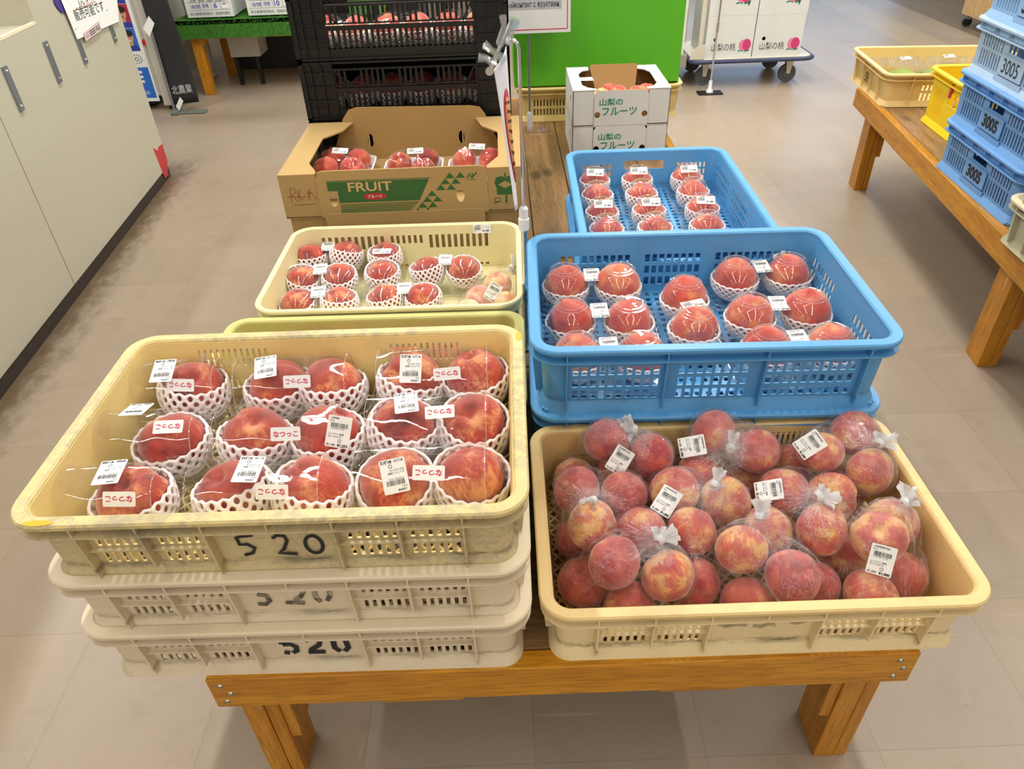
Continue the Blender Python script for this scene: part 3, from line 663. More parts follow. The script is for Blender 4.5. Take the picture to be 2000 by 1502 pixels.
NETS = {'low': net_mesh('foam_net', .04), 'mid': net_mesh('foam_net', .30), 'high': net_mesh('foam_net', .47, rows=9)}
def net(p, r, kind, label, group, tilt=(0, 0)):
    o = put('foam_net', NETS[kind]); o.location = p; o.scale = (r, r, r); o.rotation_euler = (tilt[0], tilt[1], random.uniform(0, 6.28)); return tag(o, label, 'foam net', group)

flatfn = lambda x, y, h: V((x, y, h))
def price_mesh(head, pr1, pr2, wide=False):
    b = MB(); rnd = random.Random(len(head) + len(pr1))
    if wide:
        b.prism(rrect(.046, .022, .0015), flatfn, .0004); z = .0002; f = lambda x, y, h: V((x, y, h + .0004))
        x = -.020
        while x < -.004: w_ = rnd.choice((.0004, .0007, .0011)); b.prism([(x, -.003), (x + w_, -.003), (x + w_, .006), (x, .006)], f, z, 1); x += w_ + rnd.choice((.0005, .0008))
        text(b, head, f, -.010, .0085, h=.0032, mat=1, z=z, bold=.01); text(b, 'もも', f, -.018, -.006, h=.003, mat=1, z=z); text(b, 'よってけし韮崎', f, .010, .004, w=.019, mat=1, z=z); text(b, pr2, f, .010, -.005, w=.018, mat=1, z=z, bold=.03)
        return b.mesh('price_sticker', [M_white, M_ink])
    b.prism(rrect(.033, .044, .002), flatfn, .0004); z = .0002; f = lambda x, y, h: V((x, y, h + .0004))
    text(b, head, f, -.013 + .00145 * len(head), .0185, h=.0028, mat=1, z=z, bold=.015); text(b, 'もも', f, -.0108, .0146, h=.0027, mat=1, z=z, bold=.01)
    x = -.0115
    while x < .0115: w_ = rnd.choice((.0003, .0006, .0009)); b.prism([(x, .0055), (x + w_, .0055), (x + w_, .0118), (x, .0118)], f, z, 1); x += w_ + rnd.choice((.0004, .0007))
    text(b, '2105200  0125', f, -.002, .0040, w=.019, mat=1, z=z); text(b, 'よってけし韮崎', f, -.003, -.0035, w=.021, mat=1, z=z, bold=.01); text(b, '0551-20-0130', f, -.0045, -.0072, w=.018, mat=1, z=z)
    b.ribbon([(.003 + .0022 * math.cos(k * PI / 4), -.0125 + .0022 * math.sin(k * PI / 4)) for k in range(9)], .0007, f, z, 1)
    text(b, pr1, f, -.0085, -.0188, w=.012, mat=1, z=z, bold=.02); text(b, pr2, f, .0075, -.0188, w=.0145, mat=1, z=z, bold=.045)
    return b.mesh('price_sticker', [M_white, M_ink])
ST = {'980': price_mesh('山梨県産', '¥980', '¥1,058'), '1253': price_mesh('山梨県産', '¥1,160', '¥1,253'), '1312': price_mesh('山梨県産', '¥1,215', '¥1,312'), 'bag': price_mesh('山梨県韮崎市産', '¥1,000', '¥1,080'), 'blue': price_mesh('山梨県韮崎市産', '¥720', '¥778'), 'wide': price_mesh('山梨県産', '', '¥1,080', True)}
b = MB(); b.prism(rrect(.041, .019, .002), flatfn, .0004); text(b, 'なつっこ', lambda x, y, h: V((x, y, h + .0004)), 0, 0, w=.034, h=.0085, mat=1, bold=.03, z=.0002)
NAME_ST = b.mesh('name_sticker', [M_white, M_pink_ink])
def stick(parent, mesh, p, nrm, ang, up=None, s=1.0):
    """a sticker lying on a surface: p on the surface, nrm its normal, text turned by ang"""
    n = V(nrm).normalized(); u = V(up or (0, 1, 0)); u = (u - n * u.dot(n)).normalized(); r = u.cross(n)
    r2 = r * math.cos(ang) + u * math.sin(ang); u2 = n.cross(r2); M = Matrix.Identity(4); p = V(p) + n * .0012
    for i in range(3): M[i][0], M[i][1], M[i][2], M[i][3] = r2[i] * s, u2[i] * s, n[i] * s, p[i]
    pm = parent.matrix_basis if parent else Matrix.Identity(4)
    return put(mesh.name.split('.')[0], mesh, parent, pm.inverted() @ M)
def rings(b, w_, d_, r, prof, n=5, close=True, mat=0):
    k0 = len(b.v); q = None
    for ins, z in prof:
        P = rrect(w_ - 2 * ins, d_ - 2 * ins, max(.004, r - ins), n); q = len(P); b.v += [(x, y, z) for x, y in P]
    for j in range(len(prof) - 1):
        for i in range(q): b.f.append((k0 + j * q + i, k0 + j * q + (i + 1) % q, k0 + (j + 1) * q + (i + 1) % q, k0 + (j + 1) * q + i)); b.m.append(mat)
    if close: b.f.append(tuple(k0 + i for i in reversed(range(q)))); b.m.append(mat)

# hood packs of the 520 crate
def hood_pack(label, group, p, rzz, w_, x0, x1, hh=.098, hd=.05):
    t = thing('fruit_pack', label, 'fruit pack', p, rzz, group)
    b = MB(); rings(b, w_, 2 * hd, .022, [(.010, .0), (.004, .026), (.0, .028), (-.002, .029)]); b.build('tray', M_film, t, ang=50)
    fz = lambda q: .03 + (hh - .03) * (1 - abs(q) ** 3.0) ** .75
    rnd = random.Random(sum(map(ord, label)))
    k1, k2 = rnd.uniform(0, 6), rnd.uniform(0, 6)
    def fn(u, v):
        q = 2 * v - 1; q = math.copysign(abs(q) ** .8, q); x = x0 + (x1 - x0) * u
        return (x, q * hd, fz(q * .9999) + .0016 * math.sin(u * 6 + k1) * math.sin(v * 5 + k2) + .0003 * math.sin(u * 17 + v * 11 + k2))
    b = MB(); b.sheet(28, 30, fn); lid = b.build('lid', M_film, t, ang=60)
    b = MB()
    for u_ in (0, 1): b.tube([fn(u_, k / 30) for k in range(31)], .0007, 5)
    b.tube([fn(k / 10, .015) for k in range(11)], .0008, 5); b.build('lid_edge', M_edge, lid, ang=60)
    b = MB(); P_ = rrect(w_ + .003, 2 * hd + .003, .022, 5); b.tube([(x, y, .029) for x, y in P_ + P_[:1]], .0009, 5); b.build('tray_edge', M_edge, t, ang=60)
    t['fz'] = hh; return t, fz
BASE = TZ + 2 * LP + .008
ZC = .631; KS = (1.315 - ZC) / (1.315 - .625)
POS = {0: [[(-.505, .931)], [(-.497, .806)], [(-.508, .692)]], 1: [[(-.370, .930), (-.284, .928)], [(-.375, .808), (-.268, .806)], [(-.375, .695), (-.270, .694)]], 2: [[(-.161, .933), (-.056, .936)], [(-.161, .816), (-.058, .816)], [(-.160, .703), (-.060, .709)]]}
rown = ('back', 'middle', 'front'); coln = ('left', 'centre', 'right')
NAMEPX = {(0, 0): (358, 744), (1, 0): (330, 833), (2, 0): (238, 967), (0, 1): (581, 743), (1, 1): (560, 842), (2, 1): (531, 962), (0, 2): (874, 720), (1, 2): (859, 804), (2, 2): (838, 917)}
PRICEPX = {(0, 0): (318, 727), (1, 0): (266, 803), (2, 0): (213, 927), (0, 1): (518, 720), (1, 1): (655, 870), (2, 1): (485, 921), (0, 2): (803, 715), (1, 2): (793, 791), (2, 2): (772, 921)}
for c in range(3):
    for r in range(3):
        pts = [V((x * KS, y * KS, ZC)) for x, y in POS[c][r]]
        ds = f'{rown[r]} {coln[c]} hood pack of the top 520 crate'
        for i, p in enumerate(pts):
            wd = '' if len(pts) == 1 else ('left ', 'right ')[i]
            q = peach(p, .0475, 'dark', f'deep red peach, {wd}one in the {ds}' if wd else f'single deep red peach in the {ds}', 'deep red peaches in the top 520 crate', tilt=random.uniform(-.7, .2))
            kd = 'mid' if (c + r) % 3 else 'high'
            net(p + V((0, 0, -.002)), .0490, kd, f'foam net round the {wd}peach, {ds}', 'foam nets in the top 520 crate', (random.uniform(.0, .3), random.uniform(-.2, .15)))
        mid = sum(pts, V()) / len(pts); w_ = .205 if c else .15
        if c == 0: mid = mid + V((-.025, 0, 0))
        prm = ('', 'with its price at right and name label upright' if False else '')[0]
        t, fz = hood_pack(f'clear {rown[r]} {coln[c]} hood pack with name label in the top 520 crate', 'hood packs in the top 520 crate', (mid.x, mid.y, BASE), math.radians(-.6), w_, -w_ / 2 + .004, w_ / 2 - (.032 if c else .004))
        def on_lid(px, py):
            P = at(px, py, BASE + fz(0) - .003); q = max(-.66, min(.66, (P.y - mid.y) / .05)); P = at(px, py, BASE + fz(q)); P.y = mid.y + q * .05; P.z = BASE + fz(q)
            P.x = max(mid.x - w_ / 2 + .022, min(mid.x + w_ / 2 - .022, P.x)); sl = (fz(q + .02) - fz(q - .02)) / (.04 * .05)
            return P, V((0, -sl, 1))
        ma = (r, c) == (1, 1)
        P, N_ = on_lid(*NAMEPX[(r, c)]); stick(t, NAME_ST, P, N_, 0 if ma else PI + random.uniform(-.06, .06))
        P, N_ = on_lid(*PRICEPX[(r, c)]); stick(t, ST[('980', '1253', '1312')[c]], P, N_, -.2 if ma else PI + random.uniform(-.1, .22))

# domed packs
def dome_mesh(r, sp, hgt, ringed=True):
    """lid with two domes along x, joined by a bridge"""
    b = MB(); H0 = .012
    prof = [(r + .001, H0), (r, H0 + .012)] + [(r * math.cos(k * .1) ** .86, H0 + .012 + (hgt * .985 - H0 - .012) * math.sin(k * .1) ** .95) for k in range(2, 11)]
    e0, ez = prof[-1]
    if ringed: prof += [(e0 - .0008, ez + .003), (e0 - .005, ez + .003), (e0 - .006, ez + .0065), (e0 - .010, ez + .0065), (e0 - .011, ez + .009), (e0 * .4, ez + .0095), (.0005, ez + .0095)]
    else: prof += [(r * math.cos(1.2) ** .86, ez + .003), (r * .2, ez + .006), (.0005, ez + .0065)]
    for s in (-1, 1): b.lathe(prof, 40, c=(s * sp / 2, 0, 0))
    w_, d_ = sp + 2 * r + .012, 2 * r + .012
    rings(b, w_, d_, .03, [(.0, H0 - .002), (.0, H0), (.005, H0 + .0005)], 6, close=False)
    bw = r * .42; bz = hgt * .70
    b.sheet(10, 8, lambda u, v: ((u - .5) * (sp - r * 1.25), (v - .5) * 2 * bw, bz - .006 * (2 * v - 1) ** 2))
    b.sheet(10, 4, lambda u, v: ((u - .5) * (sp - r * 1.2), -bw - v * .012, (bz - .006) * (1 - v) + H0 * v)); b.sheet(10, 4, lambda u, v: ((u - .5) * (sp - r * 1.2), bw + v * .012, (bz - .006) * (1 - v) + H0 * v))
    for s in (-1, 1):
        rr_ = [(r + .0012, H0)] + ([(e0, ez + .003), (e0 - .0055, ez + .0065)] if ringed else [])
        for q_, z_ in rr_: b.tube([(s * sp / 2 + q_ * math.cos(2 * PI * k / 36), q_ * math.sin(2 * PI * k / 36), z_) for k in range(37)], .0006, 5, 1, cap=False)
    P_ = rrect(w_, d_, .03, 6); b.tube([(x, y, H0) for x, y in P_ + P_[:1]], .0008, 5, 1, cap=False)
    lid = b.mesh('lid', [M_dome, M_edge], 40); b = MB(); rings(b, w_ - .002, d_ - .002, .03, [(.012, .0), (.006, .009), (.0, .0095)], 6); return lid, b.mesh('tray', M_dome, 40), hgt * .70
DM = {'blue': dome_mesh(.0525, .112, .099), 'far': dome_mesh(.046, .102, .09), 'cream': dome_mesh(.0475, .097, .09, False)}
def dome_pack(label, group, a, c, kind, base, price, pang=0, pl=None, pn=(0, -.12, 1)):
    a, c = V(a), V(c); mid = (a + c) / 2; d = c - a; t = thing('domed_pack', label, 'fruit pack', (mid.x, mid.y, base), math.atan2(d.y, d.x), group)
    lid, tray, bz = DM[kind]; put('lid', lid, t); put('tray', tray, t)
    if price: stick(t, ST[price], V((mid.x, mid.y, base + bz)) + V(pl or (0, 0, 0)), pn, pang)
    return t
B0 = TZ + BH + .009
BLUE = [('back left', (.122, 1.350), (.231, 1.343)), ('middle left', (.119, 1.207), (.232, 1.199)), ('front left', (.120, 1.085), (.237, 1.079)), ('back right', (.479, 1.352), (.592, 1.359)), ('middle right', (.467, 1.199), (.580, 1.209)), ('front right', (.463, 1.082), (.580, 1.082)), ('lengthwise middle', (.351, 1.165), (.356, 1.277))]
for nm, a, c in BLUE:
    kk = .988; a = V((a[0] * kk, a[1] * kk, B0 + .056)); c = V((c[0] * kk, c[1] * kk, B0 + .056)); lw = nm == 'lengthwise middle'
    for i, p in enumerate((a, c)):
        wd = (('near', 'far') if lw else ('left', 'right'))[i]
        peach(p, .0435, 'org', f'orange red peach, {wd} one in the {nm} domed pack of the front blue crate', 'peaches in the front blue crate', tilt=random.uniform(-.15, .15), flip=True)
        net(p + V((0, 0, -.002)), .0445, 'low', f'foam net round the {wd} peach, {nm} pack, front blue crate', 'foam nets in the front blue crate')
    dome_pack(f'clear {nm} domed pack of two peaches in the front blue crate', 'domed packs in the front blue crate', a, c, 'blue', B0, 'wide' if lw else 'blue', .25 if lw else random.uniform(-.04, .06), (0, -.02, .014) if lw else (0, .008, .002))
F0 = TZ + FH + .008
FAR = []
for nm, x0 in (('left', .247), ('centre', .366), ('right', .503)):
    FAR += [('far ' + nm, (x0, 1.853), (x0 + .004, 1.955)), ('near ' + nm, (x0 - .002 - (.01 if nm == 'right' else 0), 1.640), (x0 + .0, 1.743))]
for nm, a, c in FAR:
    a = V((a[0], a[1], F0 + .045)); c = V((c[0], c[1], F0 + .045))
    for i, p in enumerate((a, c)):
        wd = ('near', 'back')[i]
        peach(p, .0385, 'org', f'orange red peach, {wd} one in the {nm} pack of the lengthwise blue crate', 'peaches in the lengthwise blue crate', tilt=random.uniform(-.15, .15), flip=True)
        net(p, .0395, 'mid', f'foam net round the {wd} peach, {nm} pack, lengthwise blue crate', 'foam nets in the lengthwise blue crate')
    dome_pack(f'clear {nm} domed pack of two peaches in the lengthwise blue crate', 'domed packs in the lengthwise blue crate', a, c, 'far', F0, 'wide', random.uniform(-.1, .05), (c - (a + c) / 2) + V((-.002, -.026, .0215)) - V((0, 0, c.z - (a.z + c.z) / 2)), (0, -.75, 1))
K0 = TZ + .0425; kz = K0 + .052; kk = (1.315 - kz) / (1.315 - .425)
CRM = [('back left', (-.544, 1.785), (-.448, 1.79)), ('middle left', (-.540, 1.657), (-.444, 1.658)), ('front left', (-.525, 1.540), (-.425, 1.540)), ('right', (-.213, 1.685), (-.119, 1.681)), ('front centre', (-.304, 1.545), (-.212, 1.540)), ('lengthwise centre', (-.327, 1.672), (-.332, 1.775))]
for nm, a, c in CRM:
    sh = .016 if 'left' in nm else .006; a = V((a[0] * kk + sh, a[1] * kk - .006, kz)); c = V((c[0] * kk + sh, c[1] * kk - .006, kz)); lw = nm[:6] == 'length'
    for i, p in enumerate((a, c)):
        wd = (('near', 'far') if lw else ('left', 'right'))[i]
        peach(p, .0395, 'dark', f'deep red peach, {wd} one in the {nm} pack of the cream crate', 'peaches in packs in the cream crate', tilt=random.uniform(-.5, .3))
        net(p, .041, random.choice(('high', 'mid', 'high')), f'foam net round the {wd} peach, {nm} pack of the cream crate', 'foam nets in the cream crate', (random.uniform(-.1, .25), random.uniform(-.3, .3)))
    dome_pack(f'clear {nm} pack of two peaches in the cream crate', 'clear packs in the cream crate', a, c, 'cream', K0, 'wide' if lw else '980', random.uniform(-.1, .1), (0, (.0 if lw else .012), (.028 if lw else .012)))
# packs inside the olive crate, glimpsed through the slots of the 520 crate
for k, x in enumerate((-.425, -.335, -.225, -.135, -.045)):
    sd = ('leftmost', 'second from left', 'middle', 'second from right', 'rightmost')[k]
    peach((x, 1.245, TZ + .085), .0455, 'dark', f'red peach in the olive crate behind the 520 stack, {sd}', 'peaches in the olive crate')
    net((x, 1.245, TZ + .083), .047, 'low', f'white foam net in the olive crate behind the 520 stack, {sd}', 'foam nets in the olive crate')

# ------------------------------------------------------------------ knotted bags
def relax(P, r, lo, hi, zmin, it=80):
    for _ in range(it):
        for i in range(len(P)):
            for j in range(i):
                d = P[i] - P[j]; L_ = d.length
                if 1e-6 < L_ < 2 * r * .98:
                    k = d / L_ * (2 * r * .98 - L_) * .3; P[i] += k; P[j] -= k
            for a in (0, 1): P[i][a] = max(lo[a], min(hi[a], P[i][a]))
            P[i].z = max(zmin, P[i].z)
    return P
def hull_mesh(name, mat, centers, r, knot=None, sub=6, wr=.0022, flat=None, gap=.002, origin=None):
    bm = bmesh.new(); ico = bmesh.new(); bmesh.ops.create_icosphere(ico, subdivisions=2, radius=1)
    dirs = [q.co.copy() for q in ico.verts]; ico.free()
    for c_ in centers:
        for d in dirs: bm.verts.new(c_ + d * (r + gap))
    ctr = sum(centers, V()) / len(centers)
    if knot is not None:
        ax = (knot - ctr).normalized(); o1 = ax.orthogonal().normalized(); o2 = ax.cross(o1)
        for k in range(8): bm.verts.new(knot + (o1 * math.cos(k * PI / 4) + o2 * math.sin(k * PI / 4)) * .005)
    bmesh.ops.convex_hull(bm, input=bm.verts); bm.faces.ensure_lookup_table()
    tree = BVHTree.FromBMesh(bm); bm.free()
    ico = bmesh.new(); bmesh.ops.create_icosphere(ico, subdivisions=sub, radius=1); org = origin or (knot if knot is not None else ctr)
    for q in ico.verts:
        d = q.co.normalized(); hit = tree.ray_cast(ctr, d); L_ = (hit[0] - ctr).length if hit[0] else r
        p = ctr + d * L_
        if knot is not None:
            dk = (p - knot); u = dk.normalized() if dk.length > 1e-5 else d
            n1 = .9 - 2.6 * abs(noise.noise(u * 5.5 + ctr * 40)) - 1.3 * abs(noise.noise(u * 12 + ctr * 9)); n2 = .5 - 2.2 * abs(noise.noise(p * 26 + ctr * 5))
            # the film sags inwards where no peach holds it out
            near = min((p - c_).length for c_ in centers) - r
            sag = -min(.012, max(0, near - .006) * .45)
            fade = min(1, dk.length / .04); p += d * (wr * (n1 + n2 * .8) * fade + sag * fade)
        else: p += d * wr * (noise.noise(p * 38) + .6 * noise.noise(p * 90))
        if flat is not None: p.z = max(flat, p.z)
        q.co = p - org
    me = bpy.data.meshes.new(name); ico.to_mesh(me); ico.free(); me.materials.append(mat); me.polygons.foreach_set('use_smooth', [True] * len(me.polygons)); return me
def knot_mesh(d, ln, seed, spread=.018):
    """tight twist with a pleated fan of film beyond it, pointing along d"""
    b = MB(); rnd = random.Random(seed); d = V(d).normalized(); o1 = d.orthogonal().normalized(); o2 = d.cross(o1); n = 36; m_ = 9
    for j in range(m_ + 1):
        t = j / m_; base = .0065 - .002 * math.sin(t * PI * 3) if t < .3 else .005 + (spread - .005) * ((t - .3) / .7) ** 1.2
        for i in range(n):
            a = 2 * PI * i / n; pl = 1 + (.30 if i % 2 else -.22) * min(1, t * 2) + .25 * noise.noise(V((math.cos(a) * 2, math.sin(a) * 2, t * 3 + seed)))
            fl = .55 + .45 * abs(math.cos(a + seed)); L_ = ln * t * (1 + .35 * noise.noise(V((math.cos(a) * 1.5, math.sin(a) * 1.5, seed * 3.1))) * t)
            b.v.append(tuple(d * L_ + (o1 * math.cos(a) + o2 * math.sin(a) * fl) * base * pl))
    for j in range(m_):
        for i in range(n): b.f.append((j * n + i, j * n + (i + 1) % n, (j + 1) * n + (i + 1) % n, (j + 1) * n + i))
    b.m = [0] * len(b.f)
    b.tube([V(), d * .004, d * .009], [.0075, .0085, .0065], 12)
    if ln > .02: q = knot_mesh(o1 * .8 + d * .35, ln * .7, seed + 3, spread * .8) if seed % 2 else None
    if ln > .02 and seed % 2: b.add([v.co.copy() for v in q.vertices], [tuple(f.vertices) for f in q.polygons])
    return b.mesh('knot', M_knot, 70)
z5 = lambda a, b_: (1020 + a / 3.577, 780 + b_ / 3.577)
z6 = lambda a, b_: (1480 + a / 3.577, 780 + b_ / 3.577)
HI, LO = .458, .405
BAGS = [
 ('back left', z5(790, 215), .515, (-.6, .2, .55), [(z5(620, 310), .485, 'upper left'), (z5(900, 450), .47, 'right'), (z5(640, 530), .42, 'lower front'), (z5(430, 490), .405, 'lower left')], [(z5(680, 425), -.55)]),
 ('back middle', z5(1455, 345), .505, (.25, .6, .6), [(z5(1290, 270), .487, 'far'), (z5(1260, 440), .465, 'left'), (z5(1600, 420), .462, 'right'), (z5(1550, 580), .41, 'lower')], [(z5(1190, 328), -1.35)]),
 ('left middle', z5(500, 705), .505, (-.35, -.6, .3), [(z5(310, 690), HI, 'left'), (z5(660, 690), HI, 'right'), (z5(460, 950), .445, 'front'), (z5(250, 1010), LO, 'lower left')], []),
 ('front left', z5(950, 985), .50, (.7, .1, .25), [(z5(630, 1200), .45, 'front left'), (z5(1000, 1260), .445, 'front right'), (z5(830, 900), .455, 'rear'), (z5(360, 1300), LO, 'lower left'), (z5(700, 1400), LO, 'lower front')], []),
 ('central', z5(1340, 610), .515, (.3, .5, .5), [(z5(1060, 680), HI, 'left'), (z5(1440, 720), HI, 'right'), (z5(1160, 920), .45, 'front'), (z5(870, 690), LO, 'lower left'), (z5(1240, 1270), LO, 'lower front')], [(z5(1010, 715), -.5)]),
 ('front middle', z6(10, 830), .50, (.1, .4, .6), [(z5(1510, 1110), .452, 'left'), (z6(230, 1240), .452, 'right'), (z6(190, 900), .45, 'rear'), (z6(430, 1300), LO, 'lower right'), (z5(1500, 1370), LO, 'lower front')], []),
 ('right middle', z6(420, 680), .51, (.75, -.45, .1), [(z6(200, 650), HI, 'left'), (z6(530, 600), HI, 'right'), (z6(470, 960), .45, 'front'), (z6(640, 650), LO, 'lower right')], [(z6(82, 640), -1.3)]),
 ('back right', z6(840, 310), .52, (.9, .0, .1), [(z6(520, 380), .48, 'left'), (z6(690, 240), .488, 'far'), (z6(820, 560), .45, 'right front'), (z6(220, 420), .42, 'lower left')], [(z6(365, 315), -.95)]),
 ('front right', z6(1030, 730), .50, (.3, .7, .35), [(z6(780, 970), .455, 'left'), (z6(1150, 930), .455, 'right'), (z6(780, 1280), .41, 'lower front'), (z6(1080, 1240), LO, 'lower right'), (z6(600, 1150), LO, 'lower left')], [(z6(862, 1120), -.22)]),
]
allp = []; owner = []
for bi, bg in enumerate(BAGS):
    for (px, z, wd) in bg[4]: allp.append(at(px[0], px[1], z)); owner.append((bi, wd))
PR = .0395
relax(allp, PR, (RC[0] - .268 + .03, RC[1] - .165 + .03), (RC[0] + .268 - .03, RC[1] + .165 - .028), LO)
for bi, (nm, kp, kz_, kd, pl, st_) in enumerate(BAGS):
    cs = [p for p, o in zip(allp, owner) if o[0] == bi]
    for p, o in zip(allp, owner):
        if o[0] == bi: peach(p, PR, 'bag', f'mottled peach, {o[1]} one in the {nm} bag of the butter yellow crate', 'peaches in knotted bags', tilt=random.uniform(-2.5, 2.5))
    kn = at(kp[0], kp[1], kz_); top = max(c_.z for c_ in cs)
    me = hull_mesh('bag', M_bag, cs, PR, kn)
    t = thing('peach_bag', f'clear knotted bag of peaches at the {nm} of the butter yellow crate', 'bag', kn, 0, 'knotted bags of peaches')
    put('film', me, t); put('knot', knot_mesh(kd, .027, 2 * bi + 1, .012), t)
    if st_:
        tree = BVHTree.FromPolygons([q.co + kn for q in me.vertices], [tuple(f.vertices) for f in me.polygons])
        for (px, py), an in st_:
            hit = tree.ray_cast(EYE, ray(px, py).normalized())
            if hit[0]:
                n = hit[1] if hit[1].dot(ray(px, py)) < 0 else -hit[1]
                n = (n * .6 - ray(px, py).normalized() * .55).normalized()
                stick(t, ST['bag'], hit[0] + n * .002, n, an, CU)
# the pale bag in the cream crate
cs = [V((-.064, 1.500, K0 + .036)), V((-.012, 1.470, K0 + .034)), V((-.035, 1.545, K0 + .04)), V((-.088, 1.455, K0 + .034))]
relax(cs, .035, (-.12, 1.44), (.0, 1.56), K0 + .033)
P_pale = peachmat('pale_blush_peach_skin', (226, 196, 130), (214, 140, 110), (178, 84, 84), -.12, .5); PM['pale'] = [peach_mesh('peach', P_pale, 41 + i) for i in range(3)]
for c_, wd in zip(cs, ('left', 'right', 'far', 'near left')): peach(c_, .035, 'pale', f'pale blush peach, {wd} one in the bag in the cream crate', 'peaches in the cream crate bag', tilt=random.uniform(-2, 2))
kn = at(998, 524, .475); me = hull_mesh('bag', M_bag, cs, .035, kn)
t = thing('peach_bag', 'clear knotted bag of pale peaches at the right of the cream crate', 'bag', kn); put('film', me, t); put('knot', knot_mesh((.5, .5, .5), .03, 21), t)
tree = BVHTree.FromPolygons([q.co + kn for q in me.vertices], [tuple(f.vertices) for f in me.polygons]); hit = tree.ray_cast(EYE, ray(963, 570).normalized())
if hit[0]: n = (-ray(963, 570)).normalized(); stick(t, ST['bag'], hit[0] + n * .004, n, -.5, CU, .95)
b = MB(); b.sheet(10, 4, lambda u, v: ((u - .5) * .07, (v - .5) * .022 * math.sin(PI * min(1, max(.02, u))) + .004 * math.sin(u * 3), .003 * math.sin(u * 4) + .002 * abs(v - .5)))
o = b.build('leaf', flat('green_leaf', (70, 120, 50), .5), None, ang=60); o.location = (-.045, 1.655, K0 + .004); o.rotation_euler = (.1, 0, .35); tag(o, 'small green peach leaf lying on the floor of the cream crate', 'leaf')
b = MB(); b.prism(rrect(.05, .024, .002), flatfn, .0004)
o = put('price_sticker', ST['wide']); n = V((0, -1, .1)); M = Matrix.Identity(4); P = V((-.062, 1.546 + KD / 2 - .0235, TZ + KH - .012)); M = Matrix.Translation(P) @ Euler((PI / 2 - .3, 0, 0)).to_matrix().to_4x4(); o.matrix_basis = M
tag(o, 'white barcode label stuck on the back rim of the cream crate', 'sticker')

# ------------------------------------------------------------------ FRUIT carton
from mathutils.geometry import tessellate_polygon
def plate(b, outer, holes, fn, t, mat=0, mat2=None):
    loops = [outer] + holes; tri = tessellate_polygon([[V((x, y, 0)) for x, y in L_] for L_ in loops]); flatp = [p for L_ in loops for p in L_]; n = len(flatp)
    def ar(t_): a, c, d = [flatp[i] for i in t_]; return (c[0] - a[0]) * (d[1] - a[1]) - (c[1] - a[1]) * (d[0] - a[0])
    tri = [t_ if ar(t_) > 0 else tuple(reversed(t_)) for t_ in tri]
    k0 = len(b.v); b.v += [tuple(fn(x, y, t)) for x, y in flatp] + [tuple(fn(x, y, 0)) for x, y in flatp]
    m2 = mat if mat2 is None else mat2
    for t_ in tri: b.f.append(tuple(k0 + i for i in t_)); b.m.append(mat); b.f.append(tuple(k0 + n + i for i in reversed(t_))); b.m.append(m2)
    s = 0
    for L_ in loops:
        for i in range(len(L_)):
            a, c = s + i, s + (i + 1) % len(L_); b.f.append((k0 + a, k0 + n + a, k0 + n + c, k0 + c)); b.m.append(m2)
        s += len(L_)
XF = (-.266, 2.045); fw_, fd_ = .318, .213; zB = .5145; fh = .1155
t = thing('fruit_box', 'open brown cardboard box printed FRUIT, holding wrapped peaches', 'box', (XF[0], XF[1], zB))
k = .004
MB().box(-fw_, -fd_, 0, fw_, fd_, k).build('bottom', M_card, t)
fr = plane((0, -fd_, 0), (1, 0, 0), (0, 0, 1)); bk = plane((0, fd_, 0), (-1, 0, 0), (0, 0, 1))
oval = lambda cx, cz, a=.0105, c=.0185: ell(a, c, cx, cz, 20)
fx = .222
for x0_, xa, xb in ((-fw_, -fw_, -fx), (fw_ - k, fx, fw_)):
    b = MB(); b.box(x0_, -fd_ + k, .002, x0_ + k, fd_, fh); b.prism([(xa, .002), (xb, .002), (xb, fh), (xa, fh)], lambda x, y, h: fr(x, y, -h * k), 1); b.build('side_wall', M_card, t)
#, (-fx, .002), (-fx, fh), (-fw_, fh)], lambda x, y, h: fr(x, y, -h * k), 1); b.prism([(fx, .002), (fw_, .002), (fw_, fh), (fx, fh)], lambda x, y, h: fr(x, y, -h * k), 1)

b = MB(); plate(b, [(-fx + .001, .001), (fx - .001, .001), (fx - .001, .105), (fx - .008, .124), (fx - .02, .1275), (-fx + .02, .1275), (-fx + .008, .124), (-fx + .001, .105)], [oval(-.183, .05), oval(.150, .05)], lambda x, y, h: fr(x, y, h), .0045)
fp = b.build('front_panel', M_card, t)
b = MB(); plate(b, [(-.27, .001), (.27, .001), (.215, .13), (.195, .155), (.17, .162), (-.17, .155), (-.20, .15), (-.215, .13)], [oval(-.14, .062, .009, .02), oval(.14, .062, .009, .02)], lambda x, y, h: bk(x, y, -.004 + h), .004)
b.build('back_flap', M_cardin, t)
def wing(s):
    P = [(s * fw_, -fd_), (s * .222, -fd_), (s * .222, -.195), (s * .252, -.13), (s * .252, .07), (s * .205, .13), (s * .185, fd_), (s * fw_, fd_)]
    if s < 0: P.reverse()
    b = MB(); b.prism(P, lambda x, y, h: V((x, y, fh + h * .004)), 1); return b.build('top_wing', M_card, t)
wing(-1); wing(1)
g = lambda x, y, h: fr(x, y, .0046 + h)
b = MB()
b.prism([(-.194, .098), (-.194, .074), (-.169, .074), (-.169, .041), (.042, .041), (.072, .098)], lambda x, y, h: g(x, y, h * .0002), 1)
b.prism([(-.194, .1015), (-.194, .0995), (.074, .0995), (.075, .1015)], lambda x, y, h: g(x, y, h * .0002), 1)
for i in range(7):
    y = .037 - i * .0043; b.prism([(-.168, y), (-.168, y - .0022 - i * .00022), (.020 - (6 - i) * -.003 - i * .0028, y - .0022), (.020 + (6 - i) * .003, y)], lambda x, yy, h: g(x, yy, h * .0002), 1)
